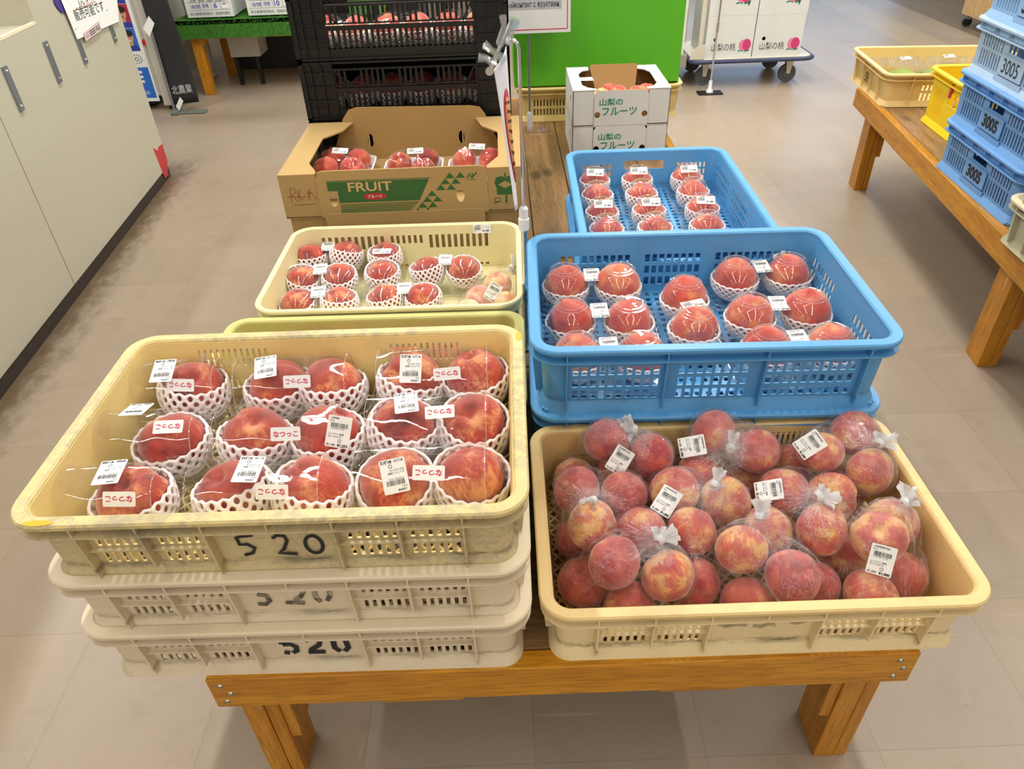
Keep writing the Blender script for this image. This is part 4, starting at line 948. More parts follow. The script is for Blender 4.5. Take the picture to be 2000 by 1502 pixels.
T_ = lambda x, y, s, gr=0: b.prism([(x - s, y), (x + s, y), (x, y + s * 1.25)], lambda xx, yy, h: g(xx, yy, h * .0002), 1)
for r_, xs in enumerate(((.034, .061), (.048, .075), (.062, .089), (.076,), (.100, .127), (.113, .140), (.126, .153))):
    yy = .004 + r_ * .0155
    for x in xs: T_(x, yy, .0125)
b.ribbon([(.170, .096), (.178, .108), (.180, .098)], .004, g); b.ribbon([(.184, .108), (.187, .101), (.196, .110)], .004, g); b.ribbon([(.186, .102), (.182, .094)], .004, g); b.ribbon([(.170, .091), (.192, .0915)], .0015, g)
b.build('green_print', M_green_ink, fp)
g2 = lambda x, y, h: fr(x, y, .0050 + h)
b = MB(); text(b, 'FRUIT', g2, -.083, .083, w=.115, h=.025, bold=.02); b.build('lettering', card('card_coloured_lettering', (206, 172, 118)), fp)
b = MB(); b.prism(ell(.031, .0095, -.074, .056), lambda x, y, h: g2(x, y, h * .0002), 1); text(b, 'フルーツ', lambda x, y, h: fr(x, y, .0053 + h), -.074, .056, w=.038, h=.0085, mat=1, bold=.01, z=.0002); b.build('red_oval', [M_red_ink, M_white], fp)
g = lambda x, y, h: fr(x, y, .0006 + h)
b = MB()
for s in ([(-.305, .062), (-.255, .060)], [(-.295, .045), (-.292, .085), (-.280, .084), (-.278, .074), (-.291, .066), (-.278, .048)], [(-.274, .078), (-.273, .048)], [(-.263, .08), (-.274, .064), (-.262, .05)], [(-.252, .07), (-.236, .07)], [(-.246, .08), (-.245, .05)], [(-.238, .082), (-.25, .056)], [(-.238, .066), (-.228, .054), (-.234, .05)], [(-.29, .038), (-.232, .040)]): b.ribbon(s, .0013, g, .0002)
b.build('red_script', flat('brown_red_ink', (140, 66, 48), .7), t)
b = MB(); cx, cz = .268, .062
b.prism([(cx - .022, cz - .016), (cx + .022, cz - .016), (cx + .023, cz + .004), (cx + .028, cz + .016), (cx + .024, cz + .030), (cx + .01, cz + .034), (cx, cz + .030), (cx - .01, cz + .034), (cx - .024, cz + .030), (cx - .028, cz + .016), (cx - .023, cz + .004)], lambda x, y, h: g(x, y, h * .0002), 1)
b.ribbon([(cx, cz + .032), (cx, cz + .042)], .004, g, .0002); b.ribbon([(cx + .002, cz - .018), (cx + .002, cz - .040)], .005, g, .0002)
b.ribbon([(cx - .022 + .008 * math.cos(a * .6), cz - .030 + .006 * math.sin(a * .6)) for a in range(10)], .002, g, .0002); b.ribbon([(cx - .03, cz - .038), (cx - .012, cz - .034)], .002, g, .0002)
b.build('green_emblem', M_green_ink, t)
g3 = lambda x, y, h: fr(x, y, .0009 + h); b = MB(); b.prism([(cx - .018, cz + .011), (cx, cz + .001), (cx + .018, cz + .011), (cx, cz + .021)], lambda x, y, h: g3(x, y, h * .0002), 1); b.build('emblem_diamond', M_card, t)
t = thing('cardboard_box', 'lower brown cardboard box with front flap, beneath the FRUIT box', 'box', (XF[0], XF[1] + .003, TZ))
b = MB(); b.box(-.312, -.205, 0, .312, .205, zB - TZ - .0005); b.build('carton', M_card, t, bevel=.002)
b = MB(); b.prism([(-.212, -.10), (.212, -.10), (.212, .006), (.206, .011), (.195, .013), (-.195, .013), (-.206, .011), (-.212, .006)], lambda x, y, h: V((x, -.2215 - h * .004, zB - TZ + y)), 1); b.build('front_flap', M_card, t)
# wrapped trays of peaches in the FRUIT carton
zp = zB + .045
def wrapped(label, group, pts, r, kind, lab, st_px, tray=True, ang=-.1):
    pts = [V((x, y, zp)) for x, y in pts]; relax(pts, r, (-9, -9), (9, 9), zp)
    for p, wd in zip(pts, lab[1]): peach(p, r, kind, f'{lab[0]}, {wd} one in the {lab[2]}', group[1], tilt=random.uniform(-.8, .8))
    mid = sum(pts, V()) / len(pts); t = thing('wrapped_tray', label, 'fruit pack', mid, 0, group[0])
    me = hull_mesh('wrap', M_wrap, pts, r, None, 5, .003, gap=.004, origin=mid); put('wrap_film', me, t)
    if tray:
        b = MB(); xs = [p.x for p in pts]; ys = [p.y for p in pts]; w_ = max(xs) - min(xs) + 2 * r + .022; d_ = max(ys) - min(ys) + 2 * r + .11
        cx, cy = (max(xs) + min(xs)) / 2 - mid.x, (max(ys) + min(ys)) / 2 - .042 - mid.y; k0 = len(b.v)
        rings(b, w_, d_, .03, [(.014, -.040), (.004, -.012), (.0, -.008), (.004, -.007), (.010, -.018), (.018, -.034)], 5); b.v = [(x + cx, y + cy, z) for x, y, z in b.v]
        b.build('foam_tray', M_foam, t, ang=60)
    P = mid + V((0, -.004, r + .004)); stick(t, ST['wide'], P, (0, -.45, 1), ang); return t
G = ('wrapped trays in the FRUIT box', 'peaches in the FRUIT box')
wrapped('film-wrapped pack of four orange peaches at the left of the FRUIT box', G, [(-.508, 2.15), (-.515, 2.075), (-.428, 2.135), (-.435, 2.06)], .036, 'org', ('orange red peach', ('far left', 'near left', 'far right', 'near right'), 'left pack of the FRUIT box'), None)
wrapped('film-wrapped pack of dark red peaches in the middle of the FRUIT box', G, [(-.302, 2.085), (-.224, 2.115), (-.230, 2.040)], .036, 'dark', ('dark red peach', ('left', 'far right', 'near right'), 'middle pack of the FRUIT box'), None, ang=.03)
wrapped('film-wrapped pack of two peaches at the right of the FRUIT box', G, [(-.114, 2.10), (-.036, 2.09)], .037, 'org', ('red peach', ('left', 'right'), 'right pack of the FRUIT box'), None, ang=-.1)

# ------------------------------------------------------------------ black folding crates
KX, KY = (-.595, .030), (2.29, 2.69); kcx, kcy = sum(KX) / 2, sum(KY) / 2; kw, kdp = KX[1] - KX[0], KY[1] - KY[0]
def folding(label, z, hh, grp):
    t = thing('folding_crate', label, 'crate', (kcx, kcy, z), 0, grp); W, D = kw, kdp
    b = MB(); b.box(-W / 2 + .004, -D / 2 + .004, .0, W / 2 - .004, D / 2 - .004, .006); b.build('base', M_blackplast, t)
    ux0, ux1 = -W / 2, W / 2
    for nm, P, ln in (('front_wall', plane((0, -D / 2, 0), (1, 0, 0), (0, 0, 1)), W), ('back_wall', plane((0, D / 2, 0), (-1, 0, 0), (0, 0, 1)), W), ('side_wall', plane((W / 2, 0, 0), (0, 1, 0), (0, 0, 1)), D), ('side_wall', plane((-W / 2, 0, 0), (0, -1, 0), (0, 0, 1)), D)):
        b = MB(); L_ = ln / 2; pn = .1 if ln == W else .07; e0 = -L_ + pn; e1 = L_ - pn
        def bar(x0, y0, x1, y1, d0=-.010, d1=-.006): b.prism([(x0, y0), (x1, y0), (x1, y1), (x0, y1)], lambda x, y, h: P(x, y, d0 + h * (d1 - d0)), 1)
        a = hh / .17
        bar(-L_, .006, L_, .034 * a); bar(-L_, hh - .008, L_, hh - .002, -.014, 0); bar(-L_, .0, L_, .006, -.016, 0)
        for x0, x1 in ((-L_, e0), (e1, L_)):                # ribbed corner columns
            bar(x0 + .003, .03 * a, x1 - .003, hh - .004, -.012, -.009)
            for k in range(4): xx = x0 + (x1 - x0 - .004) * k / 3; bar(xx, .004, xx + .003, hh - .004, -.014, 0)
            for zz in (.055 * a, .095 * a, .135 * a): bar(x0, zz, x1, zz + .003, -.014, -.001)
        n = 26 if ln == W else 14
        for k in range(n + 1): xx = e0 + (e1 - e0) * k / n; bar(xx - .0042, .03 * a, xx + .0042, .083 * a)
        if nm == 'back_wall' and 'below' in label: bar(e0, .03 * a, e1, hh - .004)
        bar(e0, .080 * a, e1, .092 * a, -.012, -.002); bar(e0, .096 * a, e1, .100 * a, -.012, -.003)
        for k in range(n + 1):
            if k % 7 not in (3, 4): xx = e0 + (e1 - e0) * k / n; bar(xx - .0036, .098 * a, xx + .0036, .146 * a)
        bar(e0, .143 * a, e1, .148 * a, -.012, -.001)
        for sg, xe in ((1, e0), (-1, e1)): b.prism([(xe, .148 * a), (xe + sg * .028, .096 * a), (xe + sg * .033, .096 * a), (xe + sg * .005, .148 * a)] if sg > 0 else [(xe - .005, .148 * a), (xe - .033, .096 * a), (xe - .028, .096 * a), (xe, .148 * a)], lambda x, y, h: P(x, y, -.011 + h * .008), 1)
        b.build(nm, M_blackplast, t)
    return t
zst = [(.36, .27), (.632, .168), (.802, .168)]
folding('deep black folding crate at the foot of the black stack', *zst[0], 'black folding crates'); folding('black folding crate with netted peaches below the topmost black crate', *zst[1], 'black folding crates'); folding('topmost black folding crate holding shiny film-wrapped peaches', *zst[2], 'black folding crates')
for li, (z, hh) in enumerate(zst[1:]):
    nm = ('lower', 'topmost')[li]
    for r_ in range(2):
        for k in range(6):
            x = KX[0] + .065 + k * .094; y = KY[0] + .075 + r_ * .1; p = V((x, y, z + .052)); wd = ('front', 'second')[r_]; od = ('first', 'second', 'third', 'fourth', 'fifth', 'sixth')[k]
            peach(p, .040, 'dark' if li == 0 else 'org', f'peach in the {nm} black folding crate, {od} from left in the {wd} row', f'peaches in the {nm} black crate')
            net(p, .0415, 'mid', f'foam net in the {nm} black folding crate, {od} from left, {wd} row', f'foam nets in the {nm} black crate')
    for k in range(3):
        x = KX[0] + .112 + k * .188; t = thing('wrapped_tray', f'film-wrapped pack at the {("left", "centre", "right")[k]} of the {nm} black folding crate', 'fruit pack', (x, KY[0] + .125, z + .052), 0, f'wrapped packs in the {nm} black crate')
        pts = [V((x + sx * .047, KY[0] + .075 + sy * .1, z + .052)) for sx in (-1, 1) for sy in (0, 1)]
        put('wrap_film', hull_mesh('wrap', M_wrap, pts, .042, None, 4, .003, gap=.002, origin=V(t.location)), t)

# ------------------------------------------------------------------ straw crate, green display box, white cartons
SC = (.402, 3.235)
crate('plastic_crate', 'straw coloured crate under the bright green display box', 'crate', (SC[0], SC[1], TZ), math.radians(-1), .68, .365, .135, (M_straw, M_straw, M_straw),
      {'front': slots(-.27, -.03, 18, .5, [(.06, .088), (.024, .05)]) + slots(.03, .27, 18, .5, [(.06, .088), (.024, .05)]), 'back': [], 'left': [], 'right': []}, {'front': [(-.3, .01, .13), (0, .01, .13), (.3, .01, .13)], 'right': [(-.1, .01, .13), (.1, .01, .13)]})
b = MB(); b.box(.055, 3.085, TZ + .1355, .722, 3.385, 1.25)
tag(b.build('display_box', flat('bright_green_card', (92, 184, 34), .45, var=.03), bevel=.003), 'bright green display box standing in the straw coloured crate', 'display box')
# white fruit cartons
def white_box(label, z, open_):
    t = thing('fruit_box', label, 'box', (.42, 2.77, z), math.radians(-.3)); w_, d_, h_ = .17, .157, .1195
    fr = plane((0, -d_, 0), (1, 0, 0), (0, 0, 1)); b = MB()
    hol = lambda x, y: ell(.0105, .0105, x, y, 16)
    plate(b, [(-.095, .0), (.095, .0), (.095, .104), (.088, .113), (.088, h_), (-.088, h_), (-.088, .113), (-.095, .104)], [hol(-.083, .038), hol(.083, .038)], lambda x, y, h: fr(x, y, h), .0035, 0, 1)
    fp = b.build('front_panel', [M_wbox, M_cardin], t)
    b = MB()
    for s in (-1, 1):
        q = [(-w_, .003), (-.096, .003), (-.096, h_ - .002), (-w_, h_ - .002)] if s < 0 else [(.096, .003), (w_, .003), (w_, h_ - .002), (.096, h_ - .002)]
        plate(b, q, [], lambda x, y, h: fr(x, y, -.0035 + h), .0035, 0, 1)
        sd = plane((s * w_, 0, 0), (0, s, 0), (0, 0, 1)); plate(b, [(-d_, 0), (d_, 0), (d_, h_), (-d_, h_)], [ell(.011, .014, -s * .0 - .06 * s, .07, 14)], lambda x, y, h: sd(x, y, -.0035 + h), .0035, 0, 1)
    bk = plane((0, d_, 0), (-1, 0, 0), (0, 0, 1)); plate(b, [(-w_, 0), (w_, 0), (w_, h_), (-w_, h_)], [], lambda x, y, h: bk(x, y, -.0035 + h), .0035, 0, 1)
    b.box(-w_ + .004, -d_ + .004, 0, w_ - .004, d_ - .004, .004, 1); b.build('walls', [M_wbox, M_carddk], t)
    op = [(-.088, -d_), (.088, -d_), (.088, -.142), (.115, -.125), (.132, -.09), (.132, .06), (.115, .1), (.088, .115), (.088, d_ - .01), (-.088, d_ - .01), (-.088, .115), (-.115, .1), (-.132, .06), (-.132, -.09), (-.115, -.125), (-.088, -.142)]
    tp = lambda x, y, h: V((x, y, h_ - .0005 + h))
    if open_:
        b = MB(); b.prism([(-w_, -d_), (-.088, -d_), (-.088, -.142), (-.115, -.125), (-.132, -.09), (-.132, .06), (-.115, .1), (-.088, .115), (-.088, d_), (-w_, d_)], lambda x, y, h: tp(x, y, h * .0035), 1)
        b.build('top_wing', M_wbox, t); b = MB(); b.prism([(w_, d_), (.088, d_), (.088, .115), (.115, .1), (.132, .06), (.132, -.09), (.115, -.125), (.088, -.142), (.088, -d_), (w_, -d_)], lambda x, y, h: tp(x, y, h * .0035), 1)
        b.build('top_wing', M_wbox, t)
        b = MB(); plate(b, [(-.066, -.07), (.066, -.07), (.088, .018), (.084, .026), (-.084, .026), (-.088, .018)], [], lambda x, y, h: V((x, .06 + h + y * 1.1, h_ + y)), .0035); b.build('back_flap', M_carddk, t)
        b = MB(); b.prism([(-.150, -.035), (-.085, -.04), (-.088, .008), (-.152, .004)], lambda x, y, h: tp(x, y, .004 + h * .0006), 1)
        f2 = lambda x, y, h: tp(x, y, .0047 + h); text(b, '山梨', f2, -.12, -.005, h=.010, mat=1, z=.0003); text(b, '白鳳', f2, -.112, -.023, h=.012, mat=1, z=.0003); b.build('paper_note', [M_white, M_ink], t)
    else: b = MB(); b.prism([(-w_, -d_), (w_, -d_), (w_, d_), (-w_, d_)], lambda x, y, h: tp(x, y, -.004 + h * .0035), 1); b.build('top', M_wbox, t)
    f = lambda x, y, h: fr(x, y, .0036 + h); b = MB(); text(b, '山梨の', f, -.036, .081, w=.082, h=.024, bold=.02); text(b, 'フルーツ', f, -.006, .049, w=.122, h=.028, bold=.02); b.build('lettering', M_teal_ink, fp)
    return t
white_box('lower white cardboard fruit box with green Japanese lettering', TZ, False); white_box('upper white fruit box, open with brown flap and peaches inside', TZ + .1205, True)
for x, y, z, wd in ((.36, 2.69, .555, 'front left'), (.42, 2.70, .562, 'front middle'), (.49, 2.70, .56, 'front right'), (.53, 2.74, .555, 'far right'), (.315, 2.69, .54, 'far left'), (.40, 2.77, .55, 'rear')):
    peach((x, y, z), .034, 'pale' if wd in ('front left',) else 'org', f'pinkish peach in the open white fruit box, {wd} one', 'peaches in the white fruit box')

# ------------------------------------------------------------------ sign pole between the crates
px_, py_ = .0375, 1.42
t = thing('sign_pole', 'chrome sign pole with white collar between cream and blue crates', 'sign pole', (px_, py_, TZ))
b = MB(); b.tube([(0, 0, 0), (0, 0, .315)], .0062, 14); b.build('tube', M_chrome, t, ang=40)
b = MB(); b.lathe([(.0005, 0), (.011, 0), (.0115, .004), (.0115, .024), (.0095, .026), (.0095, .046), (.006, .05), (.0005, .05)], 20, c=(0, 0, .292)); b.build('collar', flat('white_plastic', (235, 236, 238), .35), t, ang=40)
b = MB(); b.tube([(0, 0, .33), (-.002, 0, .645), (-.004, 0, .654), (-.009, 0, .659), (-.026, 0, .660)], .0032, 10); b.build('hook_rod', M_chrome, t, ang=50)
b = MB(); b.lathe([(.0005, 0), (.03, 0), (.03, .004), (.008, .007), (.0005, .007)], 24); b.build('foot', M_chrome, t, ang=40)
# clip with two clear jaws on a chrome pin
ca = at(958, 136, .97); q0 = aty(956, 138, 1.405); q1 = aty(1000, 36, 1.415)
t = thing('sign_clip', 'clear acrylic double clip on a chrome pin atop the sign pole', 'clip', q0)
dd = (q1 - q0); b = MB(); b.tube([V(), dd], .0036, 12); b.tube([V((0, -.006, 0)), V((0, .0, 0))], .0075, 16); b.build('pin', M_chrome, t, ang=40)
def jaw(px0, px1, px2, y0, w_=.006):
    P = [aty(p[0], p[1], y0) - q0 for p in (px0, px1, px2)]
    b = MB(); n = 8
    pts = [P[0].lerp(P[1], k / n) for k in range(n)] + [P[1].lerp(P[2], k / n) for k in range(n + 1)]
    for dy in (-.011, .0, .011): b.tube([p + V((0, dy, 0)) for p in pts], [w_ * (.7 + .5 * abs(k / 8 - 1)) for k in range(len(pts))], 6)
    b.build('jaw', M_acryl, t, ang=50)
jaw((982, 32), (984, 52), (976, 86), 1.41); jaw((1006, 38), (998, 58), (992, 84), 1.41, .008); jaw((946, 86), (960, 98), (986, 118), 1.41); jaw((934, 112), (950, 114), (968, 126), 1.41)
b = MB()
cor = [aty(964, 136, 1.37), aty(988, 90, 1.46), aty(1006, 412, 1.36), aty(1008, 402, 1.455)]
mid = [aty(981, 240, 1.37), aty(998, 240, 1.46)]
def cardf(u, v):
    a = cor[0].lerp(cor[1], u); m_ = mid[0].lerp(mid[1], u); c = cor[2].lerp(cor[3], u)
    p = a * (1 - v) ** 2 + (m_ * 2 - (a + c) * .5) * 2 * v * (1 - v) + c * v * v; return p + V((.004 * math.sin(u * PI), 0, 0))
b.sheet(12, 30, cardf)
for u, v, ru, rv, mt in ((.5, .56, .36, .30, 1), (.5, .56, .28, .24, 2)):
    P = []
    k0 = len(b.v); N_ = 28
    def off(uu, vv, e): 
        p = cardf(uu, vv); du = cardf(uu + .01, vv) - cardf(uu - .01, vv); dv = cardf(uu, vv + .01) - cardf(uu, vv - .01); n = du.cross(dv).normalized(); n = n if n.y < 0 else -n; return p + n * e
    e = .0008 if mt == 1 else .0014
    b.v.append(tuple(off(u, v, e)))
    for rr_ in (.5, 1):
        for k in range(N_): b.v.append(tuple(off(u + ru * rr_ * math.cos(2 * PI * k / N_), v + rv * rr_ * math.sin(2 * PI * k / N_), e)))
    fs = [(k0, k0 + 1 + k, k0 + 1 + (k + 1) % N_) for k in range(N_)] + [(k0 + 1 + k, k0 + 1 + N_ + k, k0 + 1 + N_ + (k + 1) % N_, k0 + 1 + (k + 1) % N_) for k in range(N_)]
    b.f += fs; b.m += [mt] * len(fs)
for k in range(7):
    v = .36 + k * .065; pts = [off(.30 + .05 * i, v + .012 * math.sin(i * 1.9 + k), .0022) for i in range(9)]; b.tube(pts, .0012, 4, 3)
o = b.build('sign_card', [flat('white_card', (232, 234, 238), .6), M_red_ink, flat('orange_print', (222, 150, 84), .6), flat('dark_brown_ink', (70, 44, 30), .7)], None, ang=60)
so = o.modifiers.new('thick', 'SOLIDIFY'); so.thickness = .0008
tag(o, 'white card with orange oval print hanging edge-on from the clip on the chrome pole', 'sign')
# second pole with a notice
t = thing('sign_pole', 'thin dark sign pole clamped to the table before the green box', 'sign pole', (.112, 2.975, TZ))
b = MB(); b.tube([(0, 0, .0), (0, 0, .60)], .0045, 10); b.build('tube', M_steel, t, ang=40)
b = MB(); b.lathe([(.0005, 0), (.011, 0), (.011, .06), (.006, .066), (.0005, .066)], 16, c=(0, 0, .005)); b.build('collar', flat('grey_plastic', (190, 190, 190), .4), t, ang=40)
b = MB(); b.box(-.015, -.04, 0, .075, -.012, .012); b.tube([(.05, -.026, .012), (.05, -.026, .03)], .009, 12); b.build('clamp', M_chrome, t)
o = V((-.10, 2.955, .722)); f = plane(o, (1, .0, 0), (0, .12, 1)); b = MB()
b.prism([(0, 0), (.368, 0), (.368, .24), (0, .24)], lambda x, y, h: f(x, y, h * .001), 1); g = lambda x, y, h: f(x, y, .0011 + h)
for pts in ([(.008, .012), (.356, .012)], [(.356, .012), (.356, .235)]): b.ribbon(pts, .0035, g, .0002, 2)
b.prism([(.02, .078), (.335, .078), (.335, .112), (.02, .112)], lambda x, y, h: g(x, y, h * .0002), 1, 3)
text(b, 'контакт с фруктами,', lambda x, y, h: f(x, y, .0015 + h), .246, .094, w=.165, h=.026, mat=1, bold=.005); text(b, 'ый', lambda x, y, h: f(x, y, .0015 + h), .147, .096, h=.020, mat=1)
text(b, 'аз', g, .165, .142, h=.02, mat=1, bold=.03)
tag(b.build('notice_board', [flat('grey_white_sheet', (214, 214, 210), .5), M_ink, M_redtape, flat('grey_highlight', (176, 178, 180), .6)]), 'white notice with red border and Cyrillic print before the green box', 'notice')

# ------------------------------------------------------------------ trolley with peach cartons
def wheel(b, c, r, w_=.026, ax=0):
    k0 = len(b.v); b.lathe([(.0005, -w_ / 2), (r * .55, -w_ / 2), (r * .6, -w_ * .35), (r * .72, -w_ * .4), (r * .97, -w_ / 2), (r, -w_ * .3), (r, w_ * .3), (r * .97, w_ / 2), (r * .72, w_ * .4), (r * .6, w_ * .35), (r * .55, w_ / 2), (.0005, w_ / 2)], 24)
    b.v[k0:] = [(c[0] + x, c[1] + z, c[2] + y) for x, y, z in b.v[k0:]]
def caster(parent, x, y, r, top, col):
    b = MB(); wheel(b, (x, y, r), r); w_ = b.build('wheel', M_rubber, parent, ang=40)
    b = MB(); b.prism([(x - .02, top), (x + .03, top), (x + .012, r), (x - .008, r)], lambda xx, yy, h: V((xx, y - .022 + h * .004, yy)), 1); b.prism([(x - .02, top), (x + .03, top), (x + .012, r), (x - .008, r)], lambda xx, yy, h: V((xx, y + .018 + h * .004, yy)), 1); b.box(x - .025, y - .024, top - .004, x + .035, y + .024, top); b.build('fork', col, w_)
M_trol = flat('ivory_metal', (210, 204, 186), .45); M_bump = flat('dark_blue_rubber', (58, 66, 100), .5)
t = thing('hand_trolley', 'ivory platform trolley with blue edge carrying white peach cartons', 'trolley', (1.56, 5.02, 0))
b = MB(); b.prism(rrect(.74, .52, .05), lambda x, y, h: V((x, y, .152 + h * .022)), 1); b.build('platform', M_trol, t, bevel=.003)
b = MB(); P = rrect(.765, .545, .06); b.tube([(x, y, .160) for x, y in P + P[:1]], .012, 8); b.build('edge_bumper', M_bump, t, ang=50)
for x, y in ((-.27, -.17), (.26, -.17), (-.27, .17), (.26, .17)): caster(t, x, y, .055, .150, M_trol)
b = MB(); b.prism([(-.39, .175)] + [(-.305 + -.085 * math.cos(a), .175 + .085 * math.sin(a)) for a in [PI / 2 * k / 8 for k in range(9)]] + [(-.30, .175)], lambda x, y, h: V((x, -.262 + h * .006, y)), 1); b.build('hinge_plate', M_trol, t)
b = MB(); b.tube([(-.325, -.225, .18), (-.325, -.225, .85), (-.325, .225, .85), (-.325, .225, .18)], .015, 12); b.build('handle', M_trol, t, ang=50)
def peach_mark(b, f, cx, cz, s):
    b.prism(ell(.030 * s, .034 * s, cx + .006 * s, cz), lambda x, y, h: f(x, y, h * .0003), 1, 1); b.prism(ell(.024 * s, .031 * s, cx - .014 * s, cz - .002), lambda x, y, h: f(x, y, .0002 + h * .0003), 1, 1)
    b.prism(ell(.026 * s, .032 * s, cx + .010 * s, cz), lambda x, y, h: f(x, y, .0006 + h * .0003), 1, 2)
    b.ribbon([(cx - .04 * s, cz - .036 * s), (cx - .02 * s, cz - .031 * s), (cx - .006 * s, cz - .037 * s)], .007 * s, f, .0003, 3); b.ribbon([(cx + .002 * s, cz - .037 * s), (cx + .03 * s, cz - .032 * s)], .008 * s, f, .0003, 3)
M_pinkL = flat('light_pink_ink', (226, 130, 165), .7); M_pinkD = flat('deep_pink_ink', (206, 62, 122), .7)
def peach_carton(label, x0, x1, z0, z1, mark, y0=4.785, dp=.36, grp='white peach cartons'):
    cx = (x0 + x1) / 2; t = thing('peach_carton', label, 'box', (cx, y0 + dp / 2, z0), 0, grp); w_ = (x1 - x0) / 2; h_ = z1 - z0; d_ = dp / 2
    fr = plane((0, -d_, 0), (1, 0, 0), (0, 0, 1)); b = MB()
    plate(b, [(-w_, 0), (w_, 0), (w_, h_), (-w_, h_)], [ell(.011, .011, -w_ * .60, h_ * .44, 14)], lambda x, y, h: fr(x, y, -.005 + h), .005, 0, 1)
    b.box(-w_, -d_ + .0051, 0, -w_ + .005, d_, h_); b.box(w_ - .005, -d_ + .0051, 0, w_, d_, h_); b.box(-w_ + .005, d_ - .005, 0, w_ - .005, d_, h_); b.box(-w_ + .005, -d_ + .0051, 0, w_ - .005, d_ - .005, .005); b.box(-w_ + .005, -d_ + .0051, h_ - .005, w_ - .005, d_ - .005, h_)
    b.build('carton', [M_wbox, M_kick], t)
    f = lambda x, y, h: fr(x, y, .0003 + h); b = MB()
    if mark == 'text': text(b, '山梨の桃', f, -w_ * .22, h_ * .255, w=w_ * 1.02, h=.044, bold=.0, z=.0003); peach_mark(b, f, w_ * .68, h_ * .30, 1.0)
    else: peach_mark(b, f, w_ * .38, h_ * .45, 1.15); b.ribbon([(w_ * .38 + .05, h_ * .7), (w_ * .38 + .04, h_ * .45), (w_ * .38 + .03, h_ * .22)], .01, f, .0003, 3)
    b.build('print', [M_ink, M_pinkL, M_pinkD, M_teal_ink], t); return t
peach_carton('bottom left white peach carton on the trolley', 1.262, 1.553, .1745, .410, 'text'); peach_carton('bottom right white peach carton on the trolley', 1.558, 1.852, .1745, .405, 'text')
peach_carton('upper left white peach carton on the trolley', 1.262, 1.553, .4105, .645, 'mark'); peach_carton('upper right white peach carton on the trolley', 1.558, 1.855, .4055, .645, 'mark')
t = thing('pallet_dolly', 'low grey dolly behind the green box carrying white peach cartons', 'dolly', (.93, 4.98, 0))
b = MB(); b.box(-.21, -.19, .12, .23, .21, .20); b.build('deck', flat('grey_deck', (150, 148, 140), .6), t, bevel=.004)
for x, y in ((-.15, -.14), (.16, -.14), (-.15, .15), (.16, .15)): caster(t, x, y, .05, .12, M_steel)
peach_carton('white peach carton half hidden by the green box, lower one', .79, 1.135, .2005, .445, 'text', 4.80); peach_carton('white peach carton half hidden by the green box, upper one', .79, 1.137, .4455, .68, 'mark', 4.80)
t = thing('floor_sign_stand', 'white sign post on a small black base before the trolley', 'sign stand', (1.29, 4.66, 0))
b = MB(); b.box(-.075, -.045, 0, .075, .035, .008); b.build('base', M_blackplast, t, bevel=.002)
b = MB(); b.lathe([(.0005, .008), (.022, .008), (.02, .018), (.011, .03), (.010, .075), (.0005, .075)], 16); b.build('socket', flat('white_plastic', (235, 236, 238), .35), t, ang=40)
b = MB(); b.tube([(0, 0, .07), (0, 0, .9)], .006, 10); b.tube([(0, 0, .345), (0, 0, .40)], .009, 10); b.build('post', M_chrome, t, ang=40)
b = MB(); fp_ = plane((-.06, -.012, .82), (1, 0, 0), (0, 0, 1)); b.prism([(0, 0), (.2, 0), (.2, .14), (0, .14)], lambda x, y, h: fp_(x, y, h * .003), 1); b.build('sign_plate', M_white, t)

# ------------------------------------------------------------------ things on the right bench
BZ = .411; YAW = math.radians(-94)
R5 = []
for za, zb in ((.030, .072), (.080, .112)):
    R5 += slots(-.19, -.07, 8, .42, [(za, zb)]) + slots(.07, .19, 8, .42, [(za, zb)])
R5 += [(-.042, .042, .090, .113)]
S5_ = slots(-.12, -.03, 7, .42, [(.03, .07), (.08, .11)]) + slots(.03, .12, 7, .42, [(.03, .07), (.08, .11)])
rib5 = {'front': [(u, .126, .146) for u in (-.2, -.12, -.04, .04, .12, .2)], 'right': [(u, .126, .146) for u in (-.1, 0, .1)], 'left': [(u, .126, .146) for u in (-.1, 0, .1)]}
pos5 = [('bottom', (1.565, 2.062), M_blue4), ('second from bottom', (1.562, 2.066), M_blue4), ('third from bottom, palest', (1.566, 2.070), M_blue3), ('top', (1.575, 2.085), M_blue2)]
for k, (nm, xy, mm) in enumerate(pos5):
    c5 = crate('plastic_crate', f'blue crate marked 3005 on the right bench, {nm} of its stack', 'crate', (xy[0], xy[1], BZ + k * .1465), YAW, .505, .37, .150, (mm, mm, mm), {'front': R5, 'back': R5, 'left': S5_, 'right': S5_}, rib5, r=.045, group='blue crates marked 3005', lattice='grid', band=.030, taper=.006)
    b = MB(); fn = lambda x, y, h: V((x, -.185 + .0155 + .004 * (1 - y / .15) - h, y)); b.prism(rrect(.13, .052, .003), lambda x, y, h: fn(x, y + .058, h * .0025), 1)
    b.prism([(-.072, .014), (.072, .014), (.072, .028), (-.072, .028)], lambda x, y, h: fn(x, y, h * .002), 1); pl = b.build('number_plate', mm, c5)
    b = MB(); text(b, '3005', lambda x, y, h: fn(x, y, .0026 + h), .0, .058, w=.086, h=.036, bold=.045 if k != 2 else .0); b.build('painted_number', M_ink, c5)
    if k < 3:
        o = put('dark_fruit', PM['dark'][k % 3]); o.location = (xy[0] - .11, xy[1] - .02, BZ + k * .1465 + .05); o.scale = (.035,) * 3; tag(o, f'dark plum in the 3005 crate {nm} of the stack', 'plum')
